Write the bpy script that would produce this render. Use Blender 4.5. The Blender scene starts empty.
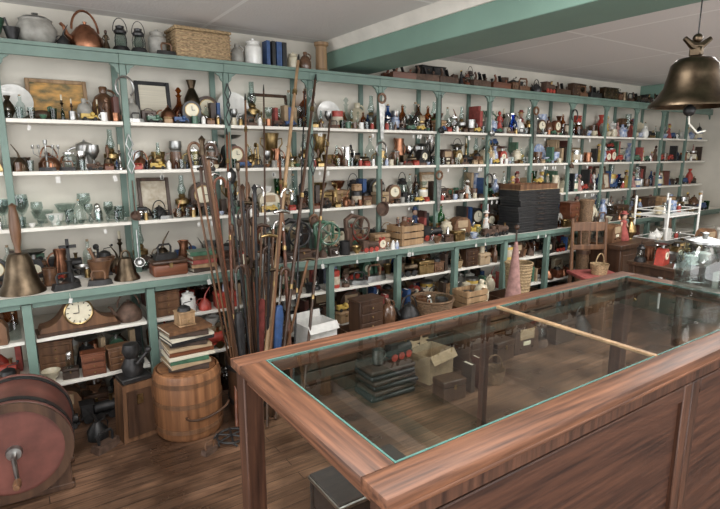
import bpy, bmesh, math, random
from mathutils import Vector, Matrix
R=random.Random(11)
pi=math.pi
scn=bpy.context.scene
scn.view_settings.view_transform='Standard'
# ------------------------------------------------------------------ materials
MT={}; WORDS={}
def base(name):
    m=bpy.data.materials.new(name); m.use_nodes=True
    nt=m.node_tree; nt.nodes.clear()
    out=nt.nodes.new('ShaderNodeOutputMaterial')
    return m,nt,out
def N(nt,t,**kw):
    n=nt.nodes.new(t)
    for k,v in kw.items():
        if k in n.inputs: n.inputs[k].default_value=v
        else: setattr(n,k,v)
    return n
def coords(nt,scale=(1,1,1),which='Object'):
    tc=nt.nodes.new('ShaderNodeTexCoord'); mp=nt.nodes.new('ShaderNodeMapping')
    mp.inputs['Scale'].default_value=scale
    nt.links.new(tc.outputs[which],mp.inputs['Vector']); return mp
def ramp(nt,c0,c1,p0=.3,p1=.7):
    r=nt.nodes.new('ShaderNodeValToRGB')
    r.color_ramp.elements[0].color=(*c0,1); r.color_ramp.elements[1].color=(*c1,1)
    r.color_ramp.elements[0].position=p0; r.color_ramp.elements[1].position=p1
    return r
def cl(c,f): return tuple(max(0,min(1,x*f)) for x in c)
def mk(name,words,col,rough=.5,metal=0.,var=.25,scale=(25,25,25),bump=.1,detail=4,coat=0.,c2=None,spec=.5):
    m,nt,out=base(name)
    p=nt.nodes.new('ShaderNodeBsdfPrincipled')
    mp=coords(nt,scale); nz=N(nt,'ShaderNodeTexNoise'); nz.inputs['Scale'].default_value=1.; nz.inputs['Detail'].default_value=detail
    nt.links.new(mp.outputs[0],nz.inputs['Vector'])
    rp=ramp(nt,c2 or cl(col,1-var),cl(col,1+var))
    nt.links.new(nz.outputs['Fac'],rp.inputs['Fac']); nt.links.new(rp.outputs['Color'],p.inputs['Base Color'])
    p.inputs['Roughness'].default_value=rough; p.inputs['Metallic'].default_value=metal
    p.inputs['Specular IOR Level'].default_value=spec
    if coat: p.inputs['Coat Weight'].default_value=coat
    if bump:
        b=nt.nodes.new('ShaderNodeBump'); b.inputs['Strength'].default_value=bump; b.inputs['Distance'].default_value=.01
        nt.links.new(nz.outputs['Fac'],b.inputs['Height']); nt.links.new(b.outputs[0],p.inputs['Normal'])
    nt.links.new(p.outputs[0],out.inputs[0])
    MT[name]=m; WORDS[name]=words
    return m
def wood(name,words,col,dark,rough=.4,axis='x',coat=0.,fine=1.,spec=.5):
    a=1.6*fine; c=30*fine
    s={'x':(a,c,c),'y':(c,a,c),'z':(c,c,a)}[axis]
    return mk(name,words,col,rough,0,.22,s,.12,10,coat,dark,spec)
def glass(name,words,col,ior=1.5,rough=.02):
    m,nt,out=base(name)
    tr=N(nt,'ShaderNodeBsdfTransparent'); tr.inputs[0].default_value=(*col,1)
    gl=N(nt,'ShaderNodeBsdfGlossy'); gl.inputs['Roughness'].default_value=rough
    fr=N(nt,'ShaderNodeFresnel'); fr.inputs[0].default_value=ior
    ge=nt.nodes.new('ShaderNodeNewGeometry')
    mu=N(nt,'ShaderNodeMath',operation='MULTIPLY'); inv=N(nt,'ShaderNodeMath',operation='SUBTRACT'); inv.inputs[0].default_value=1
    nt.links.new(ge.outputs['Backfacing'],inv.inputs[1]); nt.links.new(fr.outputs[0],mu.inputs[0]); nt.links.new(inv.outputs[0],mu.inputs[1])
    mx=nt.nodes.new('ShaderNodeMixShader'); nt.links.new(mu.outputs[0],mx.inputs[0]); nt.links.new(tr.outputs[0],mx.inputs[1]); nt.links.new(gl.outputs[0],mx.inputs[2])
    nt.links.new(mx.outputs[0],out.inputs[0]); MT[name]=m; WORDS[name]=words; return m
mk('green_paint','faded green painted',(.135,.205,.172),.45,var=.16,scale=(6,6,6),bump=.05)
mk('cream_paint','cream painted',(.64,.60,.52),.6,var=.1,scale=(3,3,3),bump=.03)
mk('shelf_white','off-white painted',(.74,.71,.64),.5,var=.1,scale=(7,7,7),bump=.03)
mk('brass','brass',(.34,.24,.11),.34,1.,.45)
mk('copper','copper',(.31,.145,.085),.33,1.,.4)
mk('bronze','aged bronze',(.105,.078,.052),.36,1.,.5,(14,14,14))
mk('pewter','grey pewter',(.34,.34,.33),.33,1.,.35)
mk('silver','silver-plated',(.60,.59,.57),.2,1.,.25)
mk('iron','black cast-iron',(.035,.034,.034),.45,.6,.4)
mk('rust','rusty iron',(.10,.06,.042),.7,.3,.45)
mk('white_china','white china',(.72,.71,.67),.2,0,.1,coat=.4)
mk('cream_china','cream glazed',(.55,.49,.36),.3,0,.15,coat=.3)
mk('brown_glaze','brown glazed',(.11,.055,.03),.25,0,.4,coat=.4)
mk('blue_china','blue glazed',(.06,.12,.28),.25,0,.3,coat=.4,c2=(.55,.57,.6))
mk('green_glaze','green glazed',(.055,.13,.08),.3,0,.3,coat=.3)
mk('grey_stone','grey stoneware',(.30,.29,.26),.5,0,.25)
mk('red_paint','red painted',(.34,.045,.03),.4,0,.3)
mk('blue_paint','blue painted',(.035,.08,.2),.4,0,.3)
mk('yellow_paint','yellow painted',(.55,.38,.09),.45,0,.25)
mk('black_paint','black painted',(.02,.02,.021),.35,0,.4)
mk('tan_card','tan cardboard',(.36,.26,.16),.8,0,.15)
mk('white_card','white cardboard',(.62,.61,.58),.8,0,.1)
mk('paper','cream paper',(.62,.57,.46),.8,0,.15,scale=(3,3,200))
mk('print','faded printed picture',(.24,.19,.13),.6,0,.6,scale=(30,30,30),c2=(.6,.55,.45))
mk('print_blue','faded blue print',(.12,.2,.26),.6,0,.6,scale=(30,30,30),c2=(.6,.58,.5))
mk('print_gold','warm landscape print',(.5,.26,.07),.6,0,.6,scale=(12,12,22),c2=(.08,.09,.05))
mk('dial','ivory dial',(.68,.63,.48),.4,0,.06)
mk('leather','dark leather',(.045,.028,.02),.5,0,.4)
mk('cloth_red','faded red cloth',(.28,.065,.055),.9,0,.3)
mk('cloth_pink','dusty pink cloth',(.34,.19,.17),.9,0,.3)
mk('cloth_white','white lace cloth',(.66,.64,.6),.9,0,.2)
mk('skin','painted flesh',(.5,.32,.23),.5,0,.1)
mk('wicker','woven wicker',(.34,.24,.13),.7,0,.5,(60,60,160),.8,2)
mk('wicker_dark','dark woven wicker',(.16,.095,.05),.7,0,.5,(60,60,160),.8,2)
mk('maroon','maroon painted',(.12,.042,.032),.45,0,.45,(7,7,7),detail=8)
mk('string','white string',(.7,.68,.6),.9,0,.1)
mk('rubber','black rubber',(.02,.02,.02),.8,0,.2)
wood('wood','brown wooden',(.17,.085,.042),(.07,.033,.017),.42,'z')
wood('wood_dark','dark-stained wooden',(.07,.035,.019),(.03,.014,.008),.4,'z')
wood('wood_light','pale wooden',(.34,.22,.12),(.2,.12,.06),.5,'z')
wood('wood_red','reddish-brown wooden',(.16,.055,.025),(.075,.022,.01),.38,'x')
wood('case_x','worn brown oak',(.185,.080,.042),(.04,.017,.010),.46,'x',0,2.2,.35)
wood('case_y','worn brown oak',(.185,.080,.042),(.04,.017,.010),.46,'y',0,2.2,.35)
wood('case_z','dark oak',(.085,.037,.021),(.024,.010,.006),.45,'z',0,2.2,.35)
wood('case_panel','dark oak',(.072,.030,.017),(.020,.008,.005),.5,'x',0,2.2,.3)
wood('case_floor','worn wooden',(.30,.17,.11),(.14,.075,.05),.5,'x',0,1.6)
glass('clear_glass','clear glass',(.82,.87,.86),1.8)
glass('amber_glass','amber glass',(.5,.25,.08),1.6)
glass('green_glass','green glass',(.25,.5,.3),1.6)
glass('blue_glass','blue glass',(.2,.35,.65),1.6)
glass('pane','clear glass',(.97,.99,.975),1.8,.01)
mk('glass_edge','teal glass edge',(.09,.20,.175),.15,0,.1,coat=.5)
# floor
def floor_mat():
    m,nt,out=base('floor_planks'); p=nt.nodes.new('ShaderNodeBsdfPrincipled')
    mp=coords(nt,(1,1,1)); br=nt.nodes.new('ShaderNodeTexBrick')
    br.inputs['Scale'].default_value=1; br.inputs['Brick Width'].default_value=1.7; br.inputs['Row Height'].default_value=.07
    br.inputs['Mortar Size'].default_value=.002; br.inputs['Color1'].default_value=(.225,.13,.082,1); br.inputs['Color2'].default_value=(.13,.072,.043,1)
    br.inputs['Mortar'].default_value=(.02,.011,.007,1); br.offset=.37
    nt.links.new(mp.outputs[0],br.inputs['Vector'])
    mp2=coords(nt,(4,70,1)); nz=nt.nodes.new('ShaderNodeTexNoise'); nz.inputs['Detail'].default_value=8; nz.inputs['Scale'].default_value=1
    nt.links.new(mp2.outputs[0],nz.inputs['Vector'])
    rp=ramp(nt,(.4,.4,.4),(1.25,1.2,1.15),.3,.72); nt.links.new(nz.outputs['Fac'],rp.inputs[0])
    mp3=coords(nt,(1.9,1.9,1)); nz3=nt.nodes.new('ShaderNodeTexNoise'); nz3.inputs['Detail'].default_value=8; nz3.inputs['Scale'].default_value=1.5
    nt.links.new(mp3.outputs[0],nz3.inputs['Vector']); rp3=ramp(nt,(.38,.36,.35),(1.3,1.3,1.3),.4,.66); nt.links.new(nz3.outputs['Fac'],rp3.inputs[0])
    def mul(a,b):
        x=nt.nodes.new('ShaderNodeMix'); x.data_type='RGBA'; x.blend_type='MULTIPLY'; x.inputs[0].default_value=1
        nt.links.new(a,x.inputs[6]); nt.links.new(b,x.inputs[7]); return x.outputs[2]
    c=mul(mul(br.outputs['Color'],rp.outputs[0]),rp3.outputs[0]); nt.links.new(c,p.inputs['Base Color'])
    rr=ramp(nt,(.22,)*3,(.5,)*3); nt.links.new(nz3.outputs['Fac'],rr.inputs[0]); nt.links.new(rr.outputs[0],p.inputs['Roughness'])
    b=nt.nodes.new('ShaderNodeBump'); b.inputs['Strength'].default_value=.25; b.inputs['Distance'].default_value=.004
    nt.links.new(br.outputs['Fac'],b.inputs['Height']); b.invert=True; nt.links.new(b.outputs[0],p.inputs['Normal'])
    nt.links.new(p.outputs[0],out.inputs[0]); return m
def ceil_mat():
    m,nt,out=base('ceiling_panels'); p=nt.nodes.new('ShaderNodeBsdfPrincipled'); p.inputs['Roughness'].default_value=.8
    mp=coords(nt,(1,1,1)); br=nt.nodes.new('ShaderNodeTexBrick'); br.offset=0
    br.inputs['Scale'].default_value=1; br.inputs['Brick Width'].default_value=1.22; br.inputs['Row Height'].default_value=1.22
    br.inputs['Mortar Size'].default_value=.014; br.inputs['Color1'].default_value=(.76,.74,.72,1); br.inputs['Color2'].default_value=(.72,.70,.68,1); br.inputs['Mortar'].default_value=(.88,.87,.85,1)
    nt.links.new(mp.outputs[0],br.inputs['Vector'])
    nz=nt.nodes.new('ShaderNodeTexNoise'); nz.inputs['Scale'].default_value=60; nt.links.new(mp.outputs[0],nz.inputs['Vector'])
    b=nt.nodes.new('ShaderNodeBump'); b.inputs['Strength'].default_value=.3; b.inputs['Distance'].default_value=.01
    nt.links.new(nz.outputs[0],b.inputs['Height']); nt.links.new(b.outputs[0],p.inputs['Normal'])
    nt.links.new(br.outputs['Color'],p.inputs['Base Color']); nt.links.new(p.outputs[0],out.inputs[0]); return m
# ------------------------------------------------------------------ geometry
class G:
    def __init__(s): s.bm=bmesh.new()
    def _x(s,verts,m):
        if m is not None: bmesh.ops.transform(s.bm,matrix=m,verts=verts)
    def lathe(s,prof,seg=18,m=None):
        bm=s.bm; rings=[]; allv=[]
        for r,z in prof:
            if r<1e-5: v=bm.verts.new((0,0,z)); rings.append([v]); allv.append(v)
            else:
                ring=[bm.verts.new((r*math.cos(2*pi*i/seg),r*math.sin(2*pi*i/seg),z)) for i in range(seg)]
                rings.append(ring); allv+=ring
        for a,b in zip(rings,rings[1:]):
            if len(a)==1 and len(b)==1: continue
            for i in range(seg):
                j=(i+1)%seg
                if len(a)==1: bm.faces.new((a[0],b[j],b[i]))
                elif len(b)==1: bm.faces.new((a[i],a[j],b[0]))
                else: bm.faces.new((a[i],a[j],b[j],b[i]))
        s._x(allv,m); return s
    def box(s,size,at=(0,0,0),rot=None,bev=0,seg=1):
        M=Matrix.Translation(at)
        if rot is not None: M=M@rot
        M=M@Matrix.Diagonal((*size,1))
        r=bmesh.ops.create_cube(s.bm,size=1,matrix=M)
        if bev:
            es=list({e for v in r['verts'] for e in v.link_edges})
            bmesh.ops.bevel(s.bm,geom=es,offset=bev,segments=seg,affect='EDGES',profile=.5)
        return s
    def ball(s,c,r,seg=12):
        if not hasattr(r,'__len__'): r=(r,r,r)
        bmesh.ops.create_uvsphere(s.bm,u_segments=seg,v_segments=max(6,seg*2//3),radius=1,matrix=Matrix.Translation(c)@Matrix.Diagonal((*r,1)))
        return s
    def tube(s,pts,r,seg=7,closed=False):
        bm=s.bm; pts=[Vector(p) for p in pts]; n=len(pts)
        rs=r if hasattr(r,'__len__') else [r]*n
        rings=[]; up=None
        for i,p in enumerate(pts):
            if closed: t=(pts[(i+1)%n]-pts[i-1]).normalized()
            else: t=(pts[min(i+1,n-1)]-pts[max(i-1,0)]).normalized()
            if up is None:
                up=Vector((0,0,1)) if abs(t.z)<.9 else Vector((1,0,0))
            a=t.cross(up); 
            if a.length<1e-4: a=t.orthogonal()
            a.normalize(); b=a.cross(t).normalized(); up=b
            rings.append([bm.verts.new(p+rs[i]*(math.cos(2*pi*k/seg)*a+math.sin(2*pi*k/seg)*b)) for k in range(seg)])
        pr=list(zip(rings,rings[1:]))
        if closed: pr.append((rings[-1],rings[0]))
        for A,B in pr:
            for k in range(seg):
                j=(k+1)%seg; bm.faces.new((A[k],A[j],B[j],B[k]))
        if not closed:
            bm.faces.new(rings[0][::-1]); bm.faces.new(rings[-1])
        return s
    def prism(s,pts,y0,y1,m=None):
        bm=s.bm; a=[bm.verts.new((x,y0,z)) for x,z in pts]; b=[bm.verts.new((x,y1,z)) for x,z in pts]
        n=len(pts); bm.faces.new(a); bm.faces.new(b[::-1])
        for i in range(n):
            j=(i+1)%n; bm.faces.new((a[j],a[i],b[i],b[j]))
        s._x(a+b,m); return s
    def slab(s,pts,z0,z1,m=None,top=1.):
        bm=s.bm; a=[bm.verts.new((x,y,z0)) for x,y in pts]; b=[bm.verts.new((x*top,y*top,z1)) for x,y in pts]
        n=len(pts); bm.faces.new(a[::-1]); bm.faces.new(b)
        for i in range(n):
            j=(i+1)%n; bm.faces.new((a[i],a[j],b[j],b[i]))
        s._x(a+b,m); return s
    def tr(s,m): bmesh.ops.transform(s.bm,matrix=m,verts=s.bm.verts); return s
    def obj(s,name,mat):
        bmesh.ops.recalc_face_normals(s.bm,faces=s.bm.faces)
        me=bpy.data.meshes.new(name); s.bm.to_mesh(me); s.bm.free()
        me.materials.append(MT[mat] if isinstance(mat,str) else mat)
        me.polygons.foreach_set('use_smooth',[True]*len(me.polygons))
        me.set_sharp_from_angle(angle=math.radians(38))
        o=bpy.data.objects.new(name,me); scn.collection.objects.link(o); return o
def T(x,y,z): return Matrix.Translation((x,y,z))
def RX(a): return Matrix.Rotation(a,4,'X')
def RY(a): return Matrix.Rotation(a,4,'Y')
def RZ(a): return Matrix.Rotation(a,4,'Z')
def arc(c,r,a0,a1,n=8,plane='xz',sx=1,sy=1):
    o=[]
    for i in range(n+1):
        a=a0+(a1-a0)*i/n; u=r*math.cos(a)*sx; v=r*math.sin(a)*sy
        o.append((c[0]+u,c[1],c[2]+v) if plane=='xz' else (c[0],c[1]+u,c[2]+v) if plane=='yz' else (c[0]+u,c[1]+v,c[2]))
    return o
def thing(kind,label,cat,loc,parts,rz=0,group=None,rx=0,ry=0):
    """parts: (name, G, mat[, label[, parent index]])"""
    if len(parts)==1:
        root=parts[0][1].obj(kind,parts[0][2])
    else:
        root=bpy.data.objects.new(kind,None); root.empty_display_size=.03; scn.collection.objects.link(root)
        made=[]
        for p in parts:
            o=p[1].obj(p[0],p[2]); 
            if len(p)>3 and p[3]: o['label']=p[3]
            par=root if len(p)<5 else made[p[4]]
            o.parent=par; made.append(o)
    root.location=loc; root.rotation_euler=(rx,ry,rz)
    if len(label.split())>12: label=' '.join(label.split()[:7])+' on a shelf'
    root['label']=label; root['category']=cat
    if group: root['group']=group
    return root
# ------------------------------------------------------------------ kinds: f(h,m)->(parts,hw,hd)
K={}
def kind(name,phrase,cat,mats,h0,h1,freerot=True):
    def d(f): K[name]=(f,phrase,cat,mats,h0,h1,freerot); return f
    return d
CER=['white_china','cream_china','brown_glaze','blue_china','grey_stone','green_glaze']
GLS=['clear_glass','clear_glass','clear_glass','amber_glass','green_glass','blue_glass']
WDS=['wood','wood_dark','wood_light','wood_red']
@kind('mug','mug','mug',CER+['pewter','copper'],.08,.13)
def _(h,m):
    r=.4*h
    return [('body',G().lathe([(0,0),(r*.95,0),(r,h*.06),(r*.94,h*.5),(r,h),(r*.9,h),(r*.85,h*.15),(0,h*.1)]),m),
            ('handle',G().tube(arc((r*.93,0,h*.52),h*.28,-pi/2,pi/2),h*.045),m)],r*1.55,r
@kind('stein','lidded tankard','tankard',['pewter','grey_stone','silver','cream_china','brown_glaze'],.13,.2)
def _(h,m):
    r=.3*h
    return [('body',G().lathe([(0,0),(r*1.1,0),(r*1.1,h*.05),(r,h*.1),(r*.85,h*.8),(0,h*.8)]),m),
            ('lid',G().lathe([(0,h*.8),(r*.9,h*.8),(r*.85,h*.85),(r*.3,h*.92),(r*.1,h*.94),(r*.13,h*.98),(0,h)]),'pewter'),
            ('handle',G().tube(arc((r*.9,0,h*.47),h*.26,-pi/2,pi/2),h*.035),m)],r*1.8,r*1.1
@kind('bottle','bottle','bottle',GLS+['brown_glaze'],.12,.26)
def _(h,m):
    r=h*R.uniform(.13,.19)
    return [('body',G().lathe([(0,0),(r,0),(r*1.02,h*.03),(r,h*.55),(r*.85,h*.63),(r*.35,h*.74),(r*.33,h*.9),(r*.42,h*.9),(r*.42,h*.94),(0,h*.94)]),m),
            ('stopper',G().lathe([(0,h*.94),(r*.25,h*.94),(r*.3,h),(0,h)],10),'tan_card')],r,r
@kind('decanter','decanter with stopper','decanter',['clear_glass','clear_glass','amber_glass','silver'],.18,.26)
def _(h,m):
    r=h*.22
    return [('body',G().lathe([(0,0),(r*.7,0),(r,h*.15),(r*.95,h*.35),(r*.3,h*.55),(r*.22,h*.72),(r*.4,h*.78),(0,h*.78)]),m),
            ('stopper',G().lathe([(0,h*.78),(r*.2,h*.79),(r*.15,h*.83),(r*.4,h*.9),(r*.2,h*.97),(0,h)],10),m)],r,r
@kind('jug','handled jug','jug',CER+['brown_glaze'],.14,.24)
def _(h,m):
    r=h*.33
    return [('body',G().lathe([(0,0),(r*.8,0),(r,h*.25),(r*.98,h*.5),(r*.7,h*.72),(r*.3,h*.82),(r*.34,h*.97),(r*.28,h),(r*.2,h*.96),(0,h*.9)]),m),
            ('handle',G().tube(arc((r*.35,0,h*.74),h*.17,-pi*.5,pi*.5,sx=1.2),h*.035),m)],r,r
@kind('pitcher','pouring pitcher','pitcher',CER+['copper','pewter','silver','clear_glass'],.13,.24)
def _(h,m):
    r=h*.26
    return [('body',G().lathe([(0,0),(r*.8,0),(r*.75,h*.04),(r,h*.3),(r*.65,h*.72),(r*.8,h),(r*.72,h),(r*.55,h*.7),(r*.85,h*.3),(0,h*.06)]),m),
            ('spout',G().tube([(-r*.6,0,h*.86),(-r*.85,0,h*.95),(-r*1.15,0,h*1.01)],[r*.25,r*.2,r*.08]),m),
            ('handle',G().tube(arc((r*.6,0,h*.6),h*.3,-pi*.45,pi*.5,sx=.8),h*.03),m)],r*1.45,r
@kind('vase','slender vase','vase',CER+['brass','blue_glass','copper','red_paint'],.14,.26)
def _(h,m):
    r=h*R.uniform(.2,.28)
    return [('body',G().lathe([(0,0),(r*.5,0),(r*.45,h*.05),(r,h*.35),(r*.8,h*.6),(r*.3,h*.82),(r*.55,h),(r*.45,h),(r*.22,h*.82),(r*.2,h*.5),(0,h*.4)],20),m)],r,r
@kind('bowl','footed bowl','bowl',CER+['brass','wood','copper','clear_glass'],.06,.1)
def _(h,m):
    r=h*.8
    return [('body',G().lathe([(0,0),(r*.4,0),(r*.38,h*.12),(r*.75,h*.4),(r,h),(r*.94,h),(r*.68,h*.45),(0,h*.25)],22),m)],r,r
@kind('display_plate','decorative plate propped upright','plate',['white_china','blue_china','cream_china','green_glaze','pewter','brass'],.15,.24,False)
def _(h,m):
    r=h/2; a=.2
    M=T(0,0,r*math.cos(a)+.002)@RX(pi/2-a)
    p=[('dish',G().lathe([(0,0),(r*.6,0),(r*.65,.006),(r,.018),(r,.022),(r*.62,.012),(0,.008)],28,M),m),
       ('stand',G().tube([(-r*.4,.0,.003),(-r*.35,-.03,.02),(-r*.4,-.03,.003),(r*.4,-.03,.003),(r*.35,-.03,.02),(r*.4,0,.003)],.003,5),'iron')]
    return p,r,.045
@kind('teacup','teacup on saucer','teacup',['white_china','blue_china','cream_china'],.065,.08)
def _(h,m):
    r=h*.65
    return [('cup',G().lathe([(0,h*.12),(r*.45,h*.12),(r*.5,h*.2),(r*.9,h*.6),(r,h),(r*.92,h),(r*.8,h*.6),(0,h*.3)]),m),
            ('saucer',G().lathe([(0,0),(r*.6,0),(r*1.25,h*.14),(r*1.22,h*.18),(0,h*.1)]),m),
            ('handle',G().tube(arc((r*.9,0,h*.6),h*.22,-pi/2,pi/2),h*.05),m)],r*1.35,r*1.25
@kind('teapot','teapot','teapot',CER+['silver','pewter','copper'],.13,.19)
def _(h,m):
    r=h*.42
    return [('body',G().lathe([(0,0),(r*.6,0),(r*.62,h*.04),(r,h*.35),(r*.85,h*.6),(r*.45,h*.74),(0,h*.74)],20),m),
            ('lid',G().lathe([(0,h*.74),(r*.48,h*.74),(r*.3,h*.84),(r*.08,h*.88),(r*.14,h*.95),(0,h)],14),m),
            ('spout',G().tube([(-r*.8,0,h*.3),(-r*1.2,0,h*.4),(-r*1.3,0,h*.62),(-r*1.55,0,h*.74)],[h*.1,h*.07,h*.05,h*.04]),m),
            ('handle',G().tube(arc((r*.85,0,h*.45),h*.24,-pi/2,pi/2,sx=1.2),h*.04),m)],r*1.5,r
@kind('kettle','kettle with bail handle','kettle',['copper','iron','brass','silver'],.2,.25)
def _(h,m):
    r=h*.42
    return [('body',G().lathe([(0,0),(r*.95,0),(r,h*.08),(r*.95,h*.3),(r*.55,h*.52),(r*.5,h*.55),(0,h*.55)],24),m),
            ('lid',G().lathe([(0,h*.55),(r*.45,h*.55),(r*.3,h*.62),(r*.08,h*.64),(r*.12,h*.7),(0,h*.72)],14),m),
            ('spout',G().tube([(-r*.8,0,h*.2),(-r*1.15,0,h*.32),(-r*1.3,0,h*.5),(-r*1.5,0,h*.56)],[h*.08,h*.06,h*.045,h*.04]),m),
            ('handle',G().tube(arc((0,0,h*.45),r*.85,.05,pi-.05,12,sy=1.45),h*.03),m)],r*1.5,r
@kind('oil_lamp','oil lamp with glass chimney','oil lamp',['brass','clear_glass','green_glass','pewter'],.22,.3)
def _(h,m):
    r=h*.2
    return [('base',G().lathe([(0,0),(r,0),(r*.9,h*.04),(r*.3,h*.08),(r*.25,h*.2),(0,h*.2)]),'brass'),
            ('font',G().lathe([(0,h*.2),(r*.4,h*.2),(r*.9,h*.28),(r*.9,h*.38),(r*.35,h*.44),(0,h*.44)]),m),
            ('burner',G().lathe([(0,h*.44),(r*.4,h*.44),(r*.45,h*.48),(r*.3,h*.53),(0,h*.53)]),'brass'),
            ('chimney',G().lathe([(r*.32,h*.5),(r*.55,h*.62),(r*.3,h*.8),(r*.28,h),(r*.25,h),(r*.27,h*.8),(r*.5,h*.62),(r*.28,h*.5)]),'clear_glass')],r,r
@kind('lantern','railroad lantern','lantern',['iron','black_paint','rust','red_paint'],.22,.26)
def _(h,m):
    r=h*.24; g=G().lathe([(0,0),(r,0),(r*1.0,h*.12),(r*.8,h*.2),(0,h*.2)])
    ps=[('base',g,m),('globe',G().lathe([(r*.5,h*.2),(r*.75,h*.34),(r*.45,h*.56),(r*.4,h*.56),(r*.7,h*.34),(r*.45,h*.2)]),'clear_glass'),
            ('cap',G().lathe([(0,h*.56),(r*.7,h*.56),(r*.75,h*.62),(r*.45,h*.7),(r*.5,h*.76),(0,h*.8)]),m)]
    for i in range(4):
        a=pi/4+i*pi/2; ps.append(('guard_wire',G().tube([(r*.85*math.cos(a),r*.85*math.sin(a),h*.18),(r*.9*math.cos(a),r*.9*math.sin(a),h*.4),(r*.6*math.cos(a),r*.6*math.sin(a),h*.62)],h*.012,5),m))
    ps.append(('handle',G().tube(arc((0,0,h*.62),r*.8,0,pi,10,sy=1.9),h*.012,5),m))
    return ps,r,r
@kind('candlestick','turned candlestick','candlestick',['brass','silver','pewter','bronze','wood_dark','white_china'],.16,.27)
def _(h,m):
    r=h*.17
    return [('base',G().lathe([(0,0),(r,0),(r*.95,h*.04),(r*.35,h*.1),(r*.2,h*.2),(r*.42,h*.27),(r*.2,h*.34),(r*.18,h*.6),(r*.45,h*.66),(r*.2,h*.7),(r*.32,h*.78),(0,h*.78)],14),m),
            ('candle',G().lathe([(0,h*.78),(r*.2,h*.78),(r*.2,h*.99),(0,h)],8),'cream_china')],r,r
@kind('candelabra','branched candelabra','candelabra',['silver','pewter','brass'],.2,.26,False)
def _(h,m):
    r=h*.2
    ps=[('base',G().lathe([(0,0),(r,0),(r*.9,h*.05),(r*.25,h*.1),(r*.18,h*.5),(r*.3,h*.56),(r*.15,h*.62),(r*.15,h*.85),(r*.3,h*.88),(r*.3,h),(0,h)],14),m)]
    for s in(-1,1):
        for q in(.75,1.35):
            ps.append(('branch',G().tube([(0,0,h*.5),(s*r*q*.6,0,h*.42),(s*r*q*1.3,0,h*.55),(s*r*q*1.35,0,h*.72)],h*.014,6).lathe([(0,0),(r*.28,0),(r*.2,h*.02),(r*.2,h*.12),(0,h*.12)],10,T(s*r*q*1.35,0,h*.72)),m))
    return ps,r*2.1,r
@kind('goblet','stemmed goblet','goblet',['clear_glass','clear_glass','silver','clear_glass','pewter'],.11,.17)
def _(h,m):
    r=h*.24
    return [('body',G().lathe([(0,0),(r*.9,0),(r*.15,h*.05),(r*.1,h*.4),(r*.5,h*.5),(r,h*.75),(r*.9,h),(r*.84,h),(r*.9,h*.75),(r*.4,h*.54),(0,h*.5)],16),m)],r,r
@kind('tumbler','straight drinking glass','glass',['clear_glass','clear_glass','clear_glass','green_glass'],.08,.12)
def _(h,m):
    r=h*.32
    return [('body',G().lathe([(0,0),(r*.8,0),(r,h),(r*.92,h),(r*.74,h*.1),(0,h*.1)],16),m)],r,r
@kind('lidded_jar','lidded storage jar','jar',['clear_glass','white_china','cream_china','brown_glaze','blue_china','amber_glass'],.1,.2)
def _(h,m):
    r=h*.32; l='silver' if 'glass' in m else m
    return [('body',G().lathe([(0,0),(r*.95,0),(r,h*.05),(r,h*.66),(r*.75,h*.76),(r*.75,h*.8),(0,h*.8)]),m),
            ('lid',G().lathe([(0,h*.8),(r*.82,h*.8),(r*.82,h*.87),(r*.3,h*.92),(r*.18,h*.93),(r*.2,h*.98),(0,h)]),l)],r,r
@kind('tin_canister','round tin canister','tin',['red_paint','blue_paint','yellow_paint','green_glaze','silver','rust','black_paint','white_china'],.09,.18)
def _(h,m):
    r=h*.35
    return [('body',G().lathe([(0,0),(r,0),(r,h*.82),(0,h*.82)]),m),
            ('lid',G().lathe([(0,h*.82),(r*1.03,h*.82),(r*1.03,h*.95),(r*.9,h*.97),(0,h)]),R.choice([m,'brass','pewter'])),
            ('paper_label',G().lathe([(r*1.005,h*.2),(r*1.012,h*.2),(r*1.012,h*.65),(r*1.005,h*.65)]),R.choice(['paper','print','dial']))],r*1.03,r*1.03
@kind('trinket_box','small hinged box','box',WDS+['leather','brass','red_paint','tan_card'],.06,.12,False)
def _(h,m):
    w=h*1.3;d=h*.9
    return [('body',G().box((w,d,h*.68),(0,0,h*.34),bev=.002),m),('lid',G().box((w*1.04,d*1.04,h*.3),(0,0,h*.85),bev=.006),m),
            ('clasp',G().box((h*.14,.006,h*.22),(0,-d*.53,h*.68),bev=.001),'brass')],w*.53,d*.56
@kind('book','upright book','book',['cloth_red','blue_paint','leather','green_glaze','tan_card','maroon','black_paint'],.17,.24,False)
def _(h,m):
    w=R.uniform(.02,.04);d=h*.45
    g=G().prism([(-w/2,0),(w/2,0),(w/2,h),(-w/2,h)],-d/2,-d/2+.003)
    g.box((.003,d-.003,h),(-w/2+.0015,.0015,h/2)).box((.003,d-.003,h),(w/2-.0015,.0015,h/2))
    return [('cover',g,m),('pages',G().box((w-.007,d-.008,h-.01),(0,.002,h/2)),'paper')],w/2,d/2
PICM=[None]
@kind('picture_frame','framed picture','picture',['wood_dark','brass','wood','black_paint','wood_light'],.18,.27,False)
def _(h,m):
    w=h*R.choice([.75,.8,1.2]);b=h*.09;a=-.16
    if PICM[0]: w=h*1.3
    g=G();
    for s in (-1,1):
        g.box((b,.015,h),(s*(w-b)/2,0,h/2),bev=.003); g.box((w-2*b+.002,.015,b),(0,0,h/2+s*(h-b)/2),bev=.003)
    pic=G().box((w-2*b+.004,.006,h-2*b+.004),(0,.003,h/2)); g.tr(RX(a)); pic.tr(RX(a))
    return [('frame',g,m),('picture',pic,PICM[0] or R.choice(['print','print_blue','paper','print']))],w/2,.035
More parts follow.
